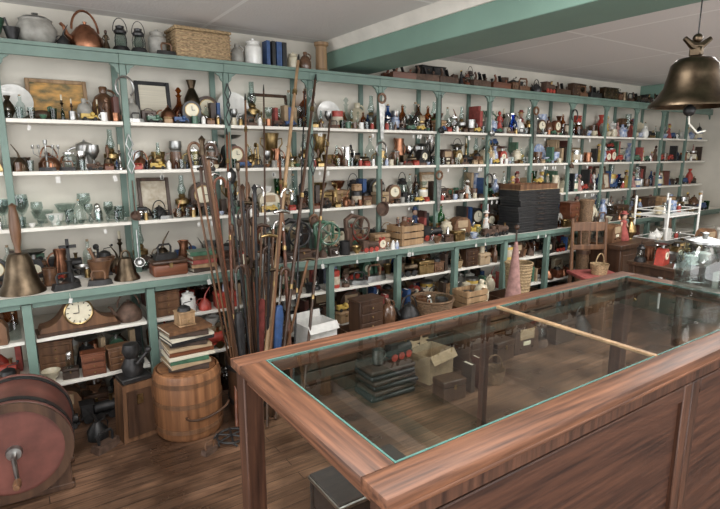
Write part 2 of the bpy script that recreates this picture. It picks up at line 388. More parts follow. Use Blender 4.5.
@kind('mantel_clock','mantel clock with round dial','clock',['wood_dark','wood','black_paint','wood_red'],.18,.26,False)
def _(h,m):
    w=h*.8;d=h*.32
    out=[(-w*.6,0),(w*.6,0),(w*.6,h*.08),(w*.5,h*.12),(w*.5,h*.6)]+[(w*.5*math.cos(a),h*.6+h*.4*math.sin(a)) for a in [pi*i/10 for i in range(1,10)]]+[(-w*.5,h*.6),(-w*.5,h*.12),(-w*.6,h*.08)]
    return [('case',G().prism(out,-d/2,d/2),m),('dial',G().lathe([(0,0),(w*.34,0),(w*.34,.005),(0,.005)],22,T(0,-d/2,h*.6)@RX(pi/2)),'dial'),
            ('bezel',G().tube(arc((0,-d/2-.003,h*.6),w*.35,0,2*pi*23/24,23),w*.025,5,True),'brass'),
            ('hand',G().box((w*.02,.003,w*.24),(0,-d*.5-.007,h*.6+w*.1)),'iron'),('hand',G().box((w*.18,.003,w*.025),(w*.08,-d*.5-.007,h*.6)),'iron')],w*.6,d*.56
@kind('alarm_clock','twin-bell alarm clock','clock',['brass','silver','green_glaze','red_paint','cream_china'],.12,.16,False)
def _(h,m):
    r=h*.36;c=h*.48
    M=T(0,r*.3,c)@RX(pi/2)
    ps=[('case',G().lathe([(0,0),(r*.95,0),(r,r*.1),(r,r*.6),(r*.92,r*.66),(0,r*.62)],22,M),m),
            ('dial',G().lathe([(0,r*.63),(r*.85,r*.64),(r*.85,r*.67),(0,r*.67)],22,M),'dial')]
    for s in(-1,1):
        ps.append(('alarm_bell',G().ball((s*r*.5,0,h*.9),(r*.35,r*.35,h*.1),10),m))
        ps.append(('foot',G().tube([(s*r*.5,0,c-r*.8),(s*r*.7,0,.004)],h*.03,6),m))
    ps+= [('hand',G().box((.003,.002,r*.6),(0,-r*.4,c+r*.25)),'iron'),('hand',G().box((r*.4,.002,.003),(r*.2,-r*.4,c)),'iron')]
    return ps,r*1.05,r*.6
@kind('flat_iron','flat iron with handle','iron',['iron','rust','pewter'],.1,.14)
def _(h,m):
    l=h*.75
    pts=[(-l,-l*.42),(l*.2,-l*.42),(l*.7,-l*.25),(l,0),(l*.7,l*.25),(l*.2,l*.42),(-l,l*.42)]
    return [('sole',G().slab(pts,0,h*.35,top=.88),m),('handle',G().tube([(-l*.6,0,h*.3),(-l*.65,0,h*.75),(-l*.5,0,h*.92),(l*.3,0,h*.92),(l*.42,0,h*.75),(l*.38,0,h*.3)],h*.07),R.choice(['wood','iron']))],l,l*.45
@kind('figurine','standing figurine','figurine',['white_china','bronze','cream_china','blue_china','wood','cloth_pink','red_paint'],.12,.22)
def _(h,m):
    r=h*.17
    return [('base',G().lathe([(0,0),(r*1.2,0),(r*1.15,h*.07),(0,h*.07)]),R.choice([m,'wood_dark'])),
            ('dress',G().lathe([(0,h*.07),(r*1.05,h*.07),(r*.8,h*.3),(r*.35,h*.52),(r*.6,h*.68),(r*.5,h*.76),(r*.18,h*.79),(0,h*.8)],14),m),
            ('arm',G().tube([(-r*.5,0,h*.72),(-r*.9,-r*.2,h*.58),(-r*.2,-r*.7,h*.54)],h*.03,6),m),('arm',G().tube([(r*.5,0,h*.72),(r*.95,-r*.2,h*.58),(r*.2,-r*.7,h*.5)],h*.03,6),m),
            ('head',G().ball((0,0,h*.87),(h*.07,h*.07,h*.085),10),R.choice([m,'skin'])),
            ('hair',G().ball((0,h*.02,h*.9),(h*.075,h*.075,h*.09),10),R.choice([m,'wood_dark','yellow_paint']))],r*1.2,r*1.2
@kind('duck_decoy','carved duck decoy','decoy',['wood','wood_light','green_glaze','wood_dark'],.11,.15)
def _(h,m):
    return [('body',G().ball((0,0,h*.35),(h*.75,h*.35,h*.35),14).tube([(-h*.6,0,h*.45),(-h*.95,0,h*.6)],[h*.15,h*.05]),m),
            ('head',G().tube([(h*.45,0,h*.5),(h*.5,0,h*.75)],[h*.16,h*.12]).ball((h*.53,0,h*.84),(h*.2,h*.15,h*.16),10),'green_glaze'),
            ('bill',G().tube([(h*.65,0,h*.82),(h*.9,0,h*.77)],[h*.08,h*.05]),'yellow_paint')],h*.95,h*.36
@kind('hand_bell','hand bell with turned handle','bell',['brass','bronze','silver'],.13,.2)
def _(h,m):
    r=h*.27
    return [('bell_body',G().lathe([(r,0),(r*.95,h*.03),(r*.65,h*.25),(r*.5,h*.42),(r*.2,h*.48),(0,h*.5),(0,h*.46),(r*.42,h*.4),(r*.9,0)],22),m),
            ('handle',G().lathe([(0,h*.49),(r*.16,h*.49),(r*.14,h*.58),(r*.3,h*.72),(r*.26,h*.88),(r*.12,h*.94),(r*.2,h*.97),(0,h)],12),'wood'),
            ('clapper',G().tube([(0,0,h*.47),(0,0,h*.06)],h*.01,5).ball((0,0,h*.06),h*.045,8),'iron')],r,r
@kind('coffee_grinder','coffee grinder with crank','grinder',['wood','wood_light','wood_red'],.2,.26,False)
def _(h,m):
    w=h*.6
    return [('body',G().box((w*1.1,w*1.1,h*.06),(0,0,h*.03),bev=.003).box((w,w,h*.44),(0,0,h*.28),bev=.003).box((w*1.1,w*1.1,h*.05),(0,0,h*.525),bev=.003),m),
            ('drawer',G().box((w*.7,.012,h*.2),(0,-w*.5-.004,h*.22),bev=.002),m),
            ('knob',G().ball((0,-w*.5-.018,h*.22),h*.035,8),'brass',None,1),
            ('hopper',G().lathe([(0,h*.55),(w*.42,h*.55),(w*.36,h*.68),(w*.12,h*.76),(0,h*.76)]),'iron'),
            ('crank',G().tube([(0,0,h*.74),(0,0,h*.83),(w*.5,0,h*.87)],h*.018,6).ball((w*.5,0,h*.94),h*.05,8),'iron')],w*.56,w*.62
@kind('balance_scale','kitchen scale with pan','scale',['iron','red_paint','brass','green_glaze'],.18,.25,False)
def _(h,m):
    w=h*.6
    return [('body',G().prism([(-w*.6,0),(w*.6,0),(w*.35,h*.62),(w*.15,h*.72),(-w*.15,h*.72),(-w*.35,h*.62)],-w*.3,w*.3),m),
            ('dial',G().lathe([(0,0),(w*.28,0),(w*.28,.004),(0,.004)],20,T(0,-w*.3,h*.4)@RX(pi/2)),'dial'),
            ('needle',G().box((.003,.003,w*.24),(0,-w*.3-.006,h*.44)),'iron'),
            ('pan',G().lathe([(0,h*.72),(w*.1,h*.72),(w*.1,h*.86),(w*.4,h*.9),(w*.62,h),(w*.58,h),(w*.35,h*.92),(0,h*.9)],20),'pewter')],w*.62,w*.45
@kind('box_camera','folding camera','camera',['black_paint','leather','wood_dark'],.09,.14,False)
def _(h,m):
    w=h*1.0;d=h*.55
    return [('body',G().box((w,d,h*.85),(0,0,h*.425),bev=.004),m),
            ('bellows',G().box((w*.5,d*.3,h*.45),(0,-d*.62,h*.45),bev=.003).box((w*.42,d*.3,h*.38),(0,-d*.8,h*.45),bev=.003),'leather'),
            ('lens',G().lathe([(0,0),(h*.16,0),(h*.16,.012),(h*.1,.014),(0,.008)],16,T(0,-d*.94,h*.45)@RX(pi/2)),'silver'),
            ('strap',G().tube(arc((0,0,h*.83),w*.3,0,pi,8,sy=.5),h*.03,5),'leather')],w*.5,d
@kind('toy_truck','toy truck with wheels','toy',['red_paint','blue_paint','yellow_paint','green_glaze','rust'],.07,.11,False)
def _(h,m):
    l=h*1.7;w=h*.6
    g=G().box((l,w,h*.25),(0,0,h*.35),bev=.003).box((l*.28,w*.95,h*.5),(l*.2,0,h*.7),bev=.008).box((l*.22,w*.8,h*.2),(l*.4,0,h*.52),bev=.006)
    bed=G().box((l*.5,.004,h*.3),(-l*.22,w*.48,h*.6)).box((l*.5,.004,h*.3),(-l*.22,-w*.48,h*.6)).box((.004,w*.96,h*.3),(-l*.47,0,h*.6))
    ps=[('body',g,m),('bed',bed,m)]
    for sx in(-.3,.32):
        for sy in(-1,1): ps.append(('wheel',G().lathe([(0,-.006),(h*.2,-.006),(h*.2,.006),(0,.006)],14,T(sx*l,sy*w*.5,h*.2)@RX(pi/2)),'rubber'))
    return ps,l*.5,w*.55
@kind('small_basket','basket with hoop handle','basket',['wicker','wicker_dark'],.13,.2)
def _(h,m):
    r=h*.42
    return [('bowl',G().lathe([(0,0),(r*.8,0),(r,h*.45),(r*1.03,h*.5),(r*.95,h*.48),(r*.74,h*.05),(0,h*.04)],18),m),
            ('handle',G().tube(arc((0,0,h*.42),r*.97,0,pi,12,sy=h*.57/(r*.97)),h*.03,6),m)],r*1.03,r*1.03
@kind('trophy','two-handled loving cup','trophy',['silver','brass','pewter'],.16,.24)
def _(h,m):
    r=h*.24
    ps=[('base',G().lathe([(0,0),(r*.9,0),(r*.85,h*.1),(0,h*.1)]),'wood_dark'),
            ('cup',G().lathe([(0,h*.1),(r*.6,h*.1),(r*.15,h*.2),(r*.2,h*.35),(r*.75,h*.5),(r*.85,h*.85),(r,h),(r*.9,h),(r*.7,h*.6),(0,h*.45)],18),m)]
    for s in(-1,1): ps.append(('handle',G().tube([(s*r*.8,0,h*.82),(s*r*1.35,0,h*.85),(s*r*1.4,0,h*.68),(s*r*.8,0,h*.5)],h*.022,6),m))
    return ps,r*1.4,r
@kind('salt_shaker','salt shaker','shaker',['silver','clear_glass','white_china','red_paint','brass','blue_china'],.06,.1)
def _(h,m):
    r=h*.26
    return [('body',G().lathe([(0,0),(r,0),(r*.85,h*.2),(r*.95,h*.5),(r*.6,h*.74),(0,h*.74)],14),m),
            ('cap',G().lathe([(0,h*.74),(r*.68,h*.74),(r*.68,h*.84),(r*.4,h*.96),(0,h)],12),'silver')],r,r
@kind('table_radio','wooden table radio','radio',['wood','wood_dark','cream_china'],.17,.24,False)
def _(h,m):
    w=h*1.1;d=h*.5
    out=[(-w/2,0),(w/2,0),(w/2,h*.65),(w*.4,h*.88),(w*.2,h),(-w*.2,h),(-w*.4,h*.88),(-w/2,h*.65)]
    return [('case',G().prism(out,-d/2,d/2),m),('speaker_cloth',G().box((w*.6,.006,h*.36),(0,-d/2-.001,h*.68),bev=.002),'tan_card'),
            ('dial',G().box((w*.3,.006,h*.14),(0,-d/2-.002,h*.36),bev=.001),'dial'),
            ('knob',G().lathe([(0,0),(h*.05,0),(h*.045,.014),(0,.014)],10,T(-w*.25,-d/2,h*.2)@RX(pi/2)),'wood_dark'),
            ('knob',G().lathe([(0,0),(h*.05,0),(h*.045,.014),(0,.014)],10,T(w*.25,-d/2,h*.2)@RX(pi/2)),'wood_dark')],w/2,d*.56
@kind('mortar','mortar with pestle','mortar',['brass','iron','wood','white_china','bronze'],.1,.17)
def _(h,m):
    r=h*.34
    return [('bowl',G().lathe([(0,0),(r*.75,0),(r*.6,h*.08),(r*.75,h*.3),(r,h*.62),(r*.88,h*.62),(r*.6,h*.2),(0,h*.15)],18),m),
            ('pestle',G().tube([(0,0,h*.2),(r*.5,0,h*.75),(r*.75,0,h)],[h*.07,h*.04,h*.06],8),m)],r,r
@kind('doll','dressed doll','doll',['cloth_white','cloth_red','cloth_pink','blue_paint','yellow_paint'],.18,.26)
def _(h,m):
    r=h*.2
    return [('dress',G().lathe([(0,0),(r*1.1,0),(r*1.15,h*.03),(r*.7,h*.35),(r*.4,h*.5),(r*.55,h*.64),(r*.2,h*.7),(0,h*.7)],16),m),
            ('arm',G().tube([(-r*.45,0,h*.62),(-r*.9,-r*.2,h*.45)],[h*.035,h*.025],6),'skin'),('arm',G().tube([(r*.45,0,h*.62),(r*.9,-r*.2,h*.45)],[h*.035,h*.025],6),'skin'),
            ('head',G().ball((0,0,h*.8),(h*.09,h*.09,h*.11),12),'skin'),
            ('hair',G().ball((0,h*.025,h*.83),(h*.1,h*.095,h*.12),12),R.choice(['wood_dark','yellow_paint','brown_glaze'])),
            ('hat',G().lathe([(0,h*.9),(h*.14,h*.9),(h*.13,h*.92),(h*.08,h*.93),(h*.07,h),(0,h)],14),m)],r*1.15,r*1.15
@kind('wood_plane','wooden hand plane','plane',['wood','wood_light','wood_dark','wood_red'],.12,.16)
def _(h,m):
    l=h*1.2;w=h*.42
    return [('body',G().box((l*1.6,w,h*.45),(0,0,h*.225),bev=.004),m),('handle',G().tube([(-l*.5,0,h*.4),(-l*.42,0,h*.7),(-l*.55,0,h*.95)],[h*.1,h*.08,h*.07],8),m),
            ('blade',G().box((.006,w*.6,h*.6),(-l*.05,0,h*.62),RY(-.4)),'iron'),('knob',G().lathe([(0,h*.44),(h*.07,h*.44),(h*.05,h*.55),(h*.1,h*.65),(0,h*.72)],12,T(l*.5,0,0)),m)],l*.8,w*.5
@kind('oil_can','oil can with long spout','oil can',['iron','copper','rust','red_paint','silver'],.14,.22)
def _(h,m):
    r=h*.28
    return [('body',G().lathe([(0,0),(r,0),(r,h*.25),(r*.3,h*.5),(0,h*.5)],18),m),('spout',G().tube([(0,0,h*.48),(-r*.2,0,h*.7),(-r*.9,0,h)],[h*.05,h*.03,h*.015],7),m),
            ('handle',G().tube(arc((r*.6,0,h*.32),h*.17,-pi*.45,pi*.6),h*.02,6),m)],r*1.4,r
@kind('telephone','candlestick telephone','telephone',['black_paint','brass'],.24,.29)
def _(h,m):
    r=h*.2
    return [('base',G().lathe([(0,0),(r,0),(r*.95,h*.06),(r*.3,h*.12),(r*.2,h*.2),(r*.18,h*.78),(r*.26,h*.84),(0,h*.86)],18),m),
            ('mouthpiece',G().lathe([(0,0),(r*.2,0),(r*.2,h*.07),(r*.5,h*.16),(r*.42,h*.16),(0,h*.08)],16,T(0,0,h*.88)@RX(pi/2)),m),
            ('receiver',G().lathe([(0,0),(r*.34,0),(r*.3,h*.06),(r*.16,h*.1),(r*.16,h*.32),(r*.24,h*.36),(0,h*.38)],14,T(r*.62,0,h*.38)),m),
            ('hook',G().tube([(0,0,h*.72),(r*.62,0,h*.72)],h*.012,5),'brass')],r,r
@kind('glass_dish','pressed glass compote','dish',['clear_glass','clear_glass','green_glass'],.08,.12)
def _(h,m):
    r=h*.55
    return [('body',G().lathe([(0,0),(r*.55,0),(r*.15,h*.12),(r*.15,h*.4),(r*.7,h*.55),(r,h),(r*.94,h),(r*.62,h*.6),(0,h*.5)],20),m)],r,r
@kind('steam_engine','cast metal toy engine','toy',['iron','red_paint','bronze','rust'],.11,.16,False)
def _(h,m):
    l=h*1.5;w=h*.5
    wm=R.choice(['iron','iron','red_paint','brass'])
    ps=[('boiler',G().lathe([(0,0),(h*.22,0),(h*.24,.004),(h*.24,l*.6),(0,l*.62)],16,T(-l*.15,0,h*.5)@RY(pi/2)).box((l,w*.8,h*.1),(0,0,h*.24)),m),
        ('cab',G().box((l*.3,w,h*.5),(-l*.32,0,h*.54),bev=.003).box((l*.36,w*1.15,h*.06),(-l*.32,0,h*.82)),m),
        ('chimney',G().lathe([(0,0),(h*.07,0),(h*.07,h*.2),(h*.11,h*.27),(0,h*.28)],12,T(l*.3,0,h*.7)),'brass')]
    for sx in(-.32,-.02,.3):
        for sy in(-1,1): ps.append(('wheel',G().lathe([(0,-.004),(h*.18,-.004),(h*.18,.004),(0,.004)],14,T(sx*l,sy*w*.5,h*.18)@RX(pi/2)),wm))
    return ps,l*.5,w*.6
@kind('storage_crate','slatted crate','crate',['wood_light','wood','wood_dark'],.2,.3,False)
def _(h,m):
    w=h*1.5;d=h*1.1; g=G()
    for i in range(3):
        z=h*(.17+.33*i)
        for s in(-1,1):
            g.box((w,.012,h*.27),(0,s*(d/2-.006),z),bev=.001); g.box((.012,d-.024,h*.27),(s*(w/2-.006),0,z),bev=.001)
    g.box((w-.02,d-.02,.012),(0,0,.006))
    for sx in(-1,1):
        for sy in(-1,1): g.box((.025,.025,h),(sx*(w/2-.025),sy*(d/2-.025),h/2))
    return [('slats',g,m)],w/2,d/2
@kind('cardboard_box','open cardboard box','cardboard box',['tan_card','white_card'],.15,.28,False)
def _(h,m):
    w=h*1.4;d=h*1.0
    g=G()
    for s in(-1,1):
        g.box((w,.005,h),(0,s*d/2,h/2)); g.box((.005,d,h),(s*w/2,0,h/2))
    g.box((w,d,.005),(0,0,.003))
    return [('carton',g,m),('flap',G().box((w,.004,d*.35),(0,-d/2-d*.1,h-d*.1),RX(-.6)),m),('flap',G().box((w,.004,d*.3),(0,d/2+.03,h+d*.1),RX(-.3)),m)],w/2,d*.62
@kind('drawer_cabinet','small drawer cabinet','cabinet',['wood','wood_dark','wood_red'],.16,.28,False)
def _(h,m):
    w=h*.9;d=h*.55; ps=[('body',G().box((w,d,h*.94),(0,0,h*.47),bev=.003).box((w*1.08,d*1.08,h*.06),(0,0,h*.97),bev=.003),m)]
    for i in range(3):
        z=h*(.18+.28*i); ps.append(('drawer',G().box((w*.86,.01,h*.23),(0,-d/2-.003,z),bev=.002),m)); ps.append(('knob',G().ball((0,-d/2-.014,z),h*.03,8),'brass',None,len(ps)-1))
    return ps,w*.54,d*.6
def put(kn,x,y,z,h=None,m=None,rz=None,label=None,where='on a crowded wall shelf',group=None):
    f,ph,cat,mats,h0,h1,free=K[kn]
    h=h or R.uniform(h0,h1); m=m or R.choice(mats)
    parts,hw,hd=f(h,m)
    if rz is None: rz=(R.choice([0,pi])+R.uniform(-.5,.5)) if free else R.uniform(-.12,.12)
    lb=label or f"{WORDS[m]} {ph} {where}"
    return thing(kn,lb,cat,(x,y,z+.0005),parts,rz,group or (f"{kn.replace('_',' ')}s {where}"))
STACK={'trinket_box':1.,'tin_canister':1.,'table_radio':.6,'drawer_cabinet':.9}
TALL={'bottle','vase','jug','pitcher','candlestick','oil_lamp','decanter','goblet','figurine','doll','candelabra','lidded_jar','stein','trophy','tumbler','hand_bell','glass_dish'}
def fill(x0,x1,y,z,hmax,pal,where,rmax,gap=(.0,.004),wmax=.085,stack=True,tall=False,grp='on the wall shelves'):
    x=x0; n=0
    while n<40:
        n+=1
        e=R.choice(pal); kn,mm=(e if isinstance(e,tuple) else (e,None))
        f,ph,cat,ml,h0,h1,free=K[kn]
        h=min(R.uniform(h0,h1),hmax*R.uniform(.8,1)); m=R.choice(mm) if mm else R.choice(ml)
        if tall: h=min(hmax,(h0+(h1-h0)*R.uniform(.6,1.25)) if kn in TALL else h1*R.uniform(.85,1.1))
        st=R.getstate(); parts,hw,hd=f(h,m)
        if hd>rmax or hw>wmax:
            k=min(rmax/hd,wmax/hw); h*=k
            for p in parts: p[1].bm.free()
            R.setstate(st); parts,hw,hd=f(h,m)
        if x+2*hw>x1:
            for p in parts: p[1].bm.free()
            if x1-x<.04: break
            continue
        rz=(R.choice([0,pi])+R.uniform(-.5,.5)) if free else R.uniform(-.14,.14)
        yy=y+max(0,rmax-hd)*R.uniform(-.8,.8) if kn!='picture_frame' else y
        thing(kn,f"{WORDS[m]} {ph} {where}",cat,(x+hw,yy,z+.0005),parts,rz,f"{kn.replace('_',' ')}s {grp}")
        if stack and kn in STACK and hmax-h>.05 and STACK[kn]>R.random():
            k2=R.choice(['mug','bowl','salt_shaker','trinket_box','toy_truck','oil_can','tumbler','figurine']); f2,ph2,cat2,ml2,a2,b2,fr2=K[k2]; m2=R.choice(ml2)
            st=R.getstate(); h2=min(b2,hmax-h); p2,w2,d2=f2(h2,m2); k=min(1,hw*.9/max(w2,d2),hd*.95/d2)
            if k<1:
                for p in p2: p[1].bm.free()
                R.setstate(st); p2,w2,d2=f2(h2*k,m2)
            thing(k2,f"{WORDS[m2]} {ph2} stacked on a {cat}",cat2,(x+hw,yy,z+h+.001),p2,0,f"{k2.replace('_',' ')}s {grp}")
        x+=2*hw+R.uniform(*gap)
# ------------------------------------------------------------------ room
def struct(name,g,mat,label):
    o=g.obj(name,mat); o['kind']='structure'; o['label']=label; o['category']=name.split('_')[0]; return o
FX1=8.35
struct('floor',G().box((FX1+2.6,7.0,.1),((FX1-2.6)/2,.3,-.05)),floor_mat(),'worn dark brown narrow plank floor')
struct('ceiling',G().box((FX1+2.6,7.0,.1),((FX1-2.6)/2,.3,2.5)),ceil_mat(),'off-white panelled ceiling')
struct('wall_north',G().box((FX1+2.6,.1,2.45),((FX1-2.6)/2,3.85,1.225)),'cream_paint','cream painted wall behind shelving')
struct('wall_east',G().box((.1,6.6,2.45),(FX1+.05,.5,1.225)),'cream_paint','cream painted end wall')
mk('beam_green','teal green painted',(.185,.30,.245),.5,var=.08,scale=(3,3,3),bump=.03)
struct('trim_1',G().box((.4,6.6,.2),(2.4,.5,2.35),bev=.004),'beam_green','teal green boxed ceiling beam')
struct('trim_2',G().box((.4,6.6,.22),(7.1,.5,2.34),bev=.004),'beam_green','teal green far ceiling beam')
struct('trim_3',G().prism([(2.14,2.45),(2.2,2.45),(2.2,2.38),(2.185,2.38),(2.17,2.41)],-2.8,3.8),'shelf_white','white crown moulding beside beam')
struct('trim_4',G().prism([(2.6,2.45),(2.66,2.45),(2.63,2.41),(2.615,2.38),(2.6,2.38)],-2.8,3.8),'shelf_white','white crown moulding beside beam')
# ------------------------------------------------------------------ shelving
PX=.635; UF=3.50; BF=3.22; NB=13
LV=[1.18,1.50,1.79]; TOP=2.20; BZ=.85
for i in range(-1,NB):
    x0=i*PX-.02; x1=x0+PX; xm=(x0+x1)/2
    ps=[('post',G().box((.036,.03,TOP-.03-BZ),(x0+.0205,UF+.015,(TOP-.03+BZ)/2),bev=.002),'green_paint'),
        ('post',G().box((.036,.02,TOP-.03-BZ),(x0+.0205,3.785,(TOP-.03+BZ)/2)),'green_paint')]
    for z in LV:
        ps.append(('shelf',G().box((PX-.001,.24,.022),(xm,UF+.152,z-.011),bev=.002),'shelf_white','off-white painted shelf board'))
        ps.append(('shelf_edge',G().box((PX-.042,.028,.022),(xm+.02,UF+.016,z-.011),bev=.002),'shelf_white','off-white painted shelf edge'))
    ps.append(('top_board',G().box((PX-.001,.30,.02),(xm,UF+.13,TOP-.01)),'green_paint'))
    ps.append(('fascia',G().box((PX-.001,.022,.055),(xm,UF-.011,TOP-.05),bev=.002),'green_paint'))
    for s,xx in((1,x0+.042),(-1,x1-.001)):
        ps.append(('bracket',G().prism([(xx,TOP-.078),(xx+s*.05,TOP-.078),(xx+s*.035,TOP-.09),(xx+s*.02,TOP-.1),(xx+s*.015,TOP-.12),(xx,TOP-.135)],UF+.002,UF+.018),'green_paint'))
    thing('shelving_unit','faded green shelving bay with off-white shelves','shelving',(0,0,0),ps,group='shelving bays along the wall')
    ps=[('post',G().box((.045,.05,BZ-.05),(x0+.026,BF+.035,(BZ-.05)/2),bev=.002),'green_paint'),
        ('post',G().box((.05,.05,BZ-.05),(x0+.026,3.76,(BZ-.05)/2),bev=.002),'green_paint'),
        ('lower_shelf',G().box((PX-.053,.50,.022),(xm+.026,3.52,.579),bev=.002),'shelf_white'),
        ('lower_shelf',G().box((PX-.053,.50,.022),(xm+.026,3.52,.299),bev=.002),'shelf_white'),
        ('apron',G().box((PX-.053,.02,.03),(xm+.026,BF+.03,BZ-.06),bev=.002),'green_paint')]
    thing('bench_base','faded green bench base with off-white lower shelves','bench',(0,0,0),ps,group='bench bases along the wall')
thing('worktop','long off-white worktop with green front edge','worktop',(0,0,0),
      [('board',G().box((PX*(NB+1),.57,.028),((NB-1)*PX/2,3.505,BZ-.014),bev=.002),'shelf_white'),
       ('edge_strip',G().box((PX*(NB+1),.018,.04),((NB-1)*PX/2,3.211,BZ-.02),bev=.003),'green_paint')])
# ------------------------------------------------------------------ shelf contents
BR=['brass','copper','bronze','pewter','iron']
P_brass=[('mug',['pewter','copper','brass','iron']),('stein',['pewter','brown_glaze']),('candlestick',['brass','bronze','silver']),('mortar',['brass','iron']),('oil_can',BR),('oil_lamp',['brass']),
   ('hand_bell',['brass','bronze']),('kettle',['copper','iron','pewter']),('balance_scale',['iron','brass']),('trophy',['silver','brass']),('pitcher',['copper','pewter','silver']),('flat_iron',None),('goblet',['pewter','silver']),('steam_engine',['iron','bronze']),('lidded_jar',['clear_glass']),('bowl',['brass','pewter','copper']),('candelabra',None)]
P_glass=[('goblet',['clear_glass']),('tumbler',['clear_glass']),('glass_dish',['clear_glass']),('decanter',['clear_glass']),('goblet',['clear_glass']),('bottle',['clear_glass']),('bowl',['clear_glass']),('salt_shaker',['clear_glass','silver']),('pitcher',['clear_glass']),('vase',['clear_glass']),('bowl',['white_china'])]
P_brown=[('jug',['brown_glaze','cream_china','grey_stone']),('bottle',['amber_glass','clear_glass','brown_glaze']),'mantel_clock','trinket_box','alarm_clock','box_camera',('duck_decoy',['wood','wood_dark']),('vase',['bronze','brass','brown_glaze']),('figurine',['bronze','wood','white_china']),'lidded_jar',('candlestick',['bronze','brass','wood_dark']),'book','book','tin_canister',('oil_lamp',None),('bottle',['clear_glass']),('telephone',None),('teapot',['pewter','copper'])]
P_dark=['box_camera','telephone','table_radio',('mantel_clock',None),('steam_engine',['iron','rust']),('lantern',['iron']),('toy_truck',['rust','blue_paint']),'oil_can','flat_iron','trinket_box','tin_canister','coffee_grinder','balance_scale',('mug',['pewter','iron','brown_glaze']),('bottle',['clear_glass']),'drawer_cabinet','book',('oil_lamp',None)]
P_china=['teapot','teacup','display_plate','vase','mug','pitcher','lidded_jar','figurine','bowl','salt_shaker','teacup',('doll',None),'jug',('goblet',None),('bottle',None)]
P_toys=['toy_truck','doll','tin_canister','figurine','toy_truck','salt_shaker','mug','alarm_clock','book','lidded_jar','small_basket','bottle','trinket_box','steam_engine','box_camera',('vase',['blue_glass','red_paint','blue_china']),('picture_frame',None)]
P_bott=[('bottle',['clear_glass','clear_glass','amber_glass','green_glass','blue_glass']),('bottle',['clear_glass']),'lidded_jar',('lidded_jar',['clear_glass']),('jug',['brown_glaze','cream_china']),'tin_canister','decanter',('bottle',['brown_glaze','amber_glass']),('goblet',None),('oil_lamp',None)]
def pal(level,b):
    tab={3:[P_brown,P_brown,P_bott+P_brown,P_bott,P_bott,P_bott+P_dark,P_brown+P_china,P_china+P_brown,P_china+P_toys],
         2:[P_brass,P_brass,P_brass+P_dark,P_brass,P_brass+P_china,P_dark+P_brass,P_china+P_dark,P_china+P_toys,P_toys],
         1:[P_glass,P_brass+P_dark,P_brass+P_dark,P_dark,P_dark+P_china,P_dark+P_toys,P_toys,P_china+P_toys,P_toys],
         0:[P_dark+P_brass,P_dark+P_brass,P_dark,P_dark+P_toys,P_brass+P_toys,P_toys,P_dark,P_toys,P_china]}[level]
    return tab[min(b,len(tab)-1)]
WN={3:'on the upper wall shelf',2:'on the middle wall shelf',1:'on the lower wall shelf',0:'along the worktop'}
SPEC={(3,0):[('picture_frame',.30,.25,'wood_light'),('display_plate',.07,.2,'white_china'),('jug',.55,.22,'brown_glaze')],(3,1):[('picture_frame',.22,.28,'black_paint'),('decanter',.38,.25,'amber_glass'),('vase',.47,.3,'bronze'),('mantel_clock',.565,.2,'wood_dark')],(3,2):[('display_plate',.12,.24,'white_china'),('oil_lamp',.27,.32,'brass'),('picture_frame',.42,.25,'wood_dark'),('bottle',.57,.28,'clear_glass')],
      (3,3):[('bottle',.08,.3,'amber_glass'),('display_plate',.28,.22,'white_china'),('decanter',.45,.26,'clear_glass'),('jug',.56,.22,'cream_china')],(1,1):[('picture_frame',.18,.26,'wood_dark'),('oil_lamp',.36,.27,'brass'),('mantel_clock',.5,.22,'wood_dark')]}
for b in range(-1,NB):
    x0=b*PX+.0; x1=(b+1)*PX-.005
    if b==-1: x0=-.2
    for lv,z in ((3,LV[2]),(2,LV[1]),(1,LV[0]),(0,BZ)):
        P=pal(lv,max(b,0)); cap={3:.345,2:.25,1:.28,0:.29}[lv]
        sp=SPEC.get((lv,b),[])
        for kn,off,h,m in sp:
            PICM[0]='print_gold' if (lv,b)==(3,0) else None
            put(kn,b*PX+off,3.725,z,h,m,0,where=WN[lv]); PICM[0]=None
        if not sp and b<11: fill(x0,x1,3.712,z,cap,P,WN[lv],.062,wmax=.1,tall=True)
        fill(x0+.005,x1,3.598,z,cap*(.74 if b<9 else .9) if not sp else cap*.45,P,WN[lv],.05,wmax=.075)
        if b<8: fill(x0+.02,x1-.02,3.527,z,.075,['salt_shaker','tumbler','mug','trinket_box','toy_truck','bowl','flat_iron','bottle'] if lv!=1 or b>0 else P_glass,WN[lv],.02,(.0,.02),.045,False)
# price tags
for k in range(60):
    b=R.choice(range(0,9)); x=b*PX+R.uniform(.06,.57); z=R.choice(LV+[BZ])
    y=UF-.0005 if z!=BZ else BF-.022
    w=R.uniform(.014,.024)
    g=G().box((w,.0012,w*1.6),(0,-.002,-.042),RY(R.uniform(-.3,.3)))
    thing('price_tag','small white paper price tag hanging on string','price tag',(x,y,z-.008),[('card',g,'white_card'),('cord',G().tube([(0,0,0),(0,-.001,-.03)],.0008,4),'string')],group='price tags hanging on shelf edges')
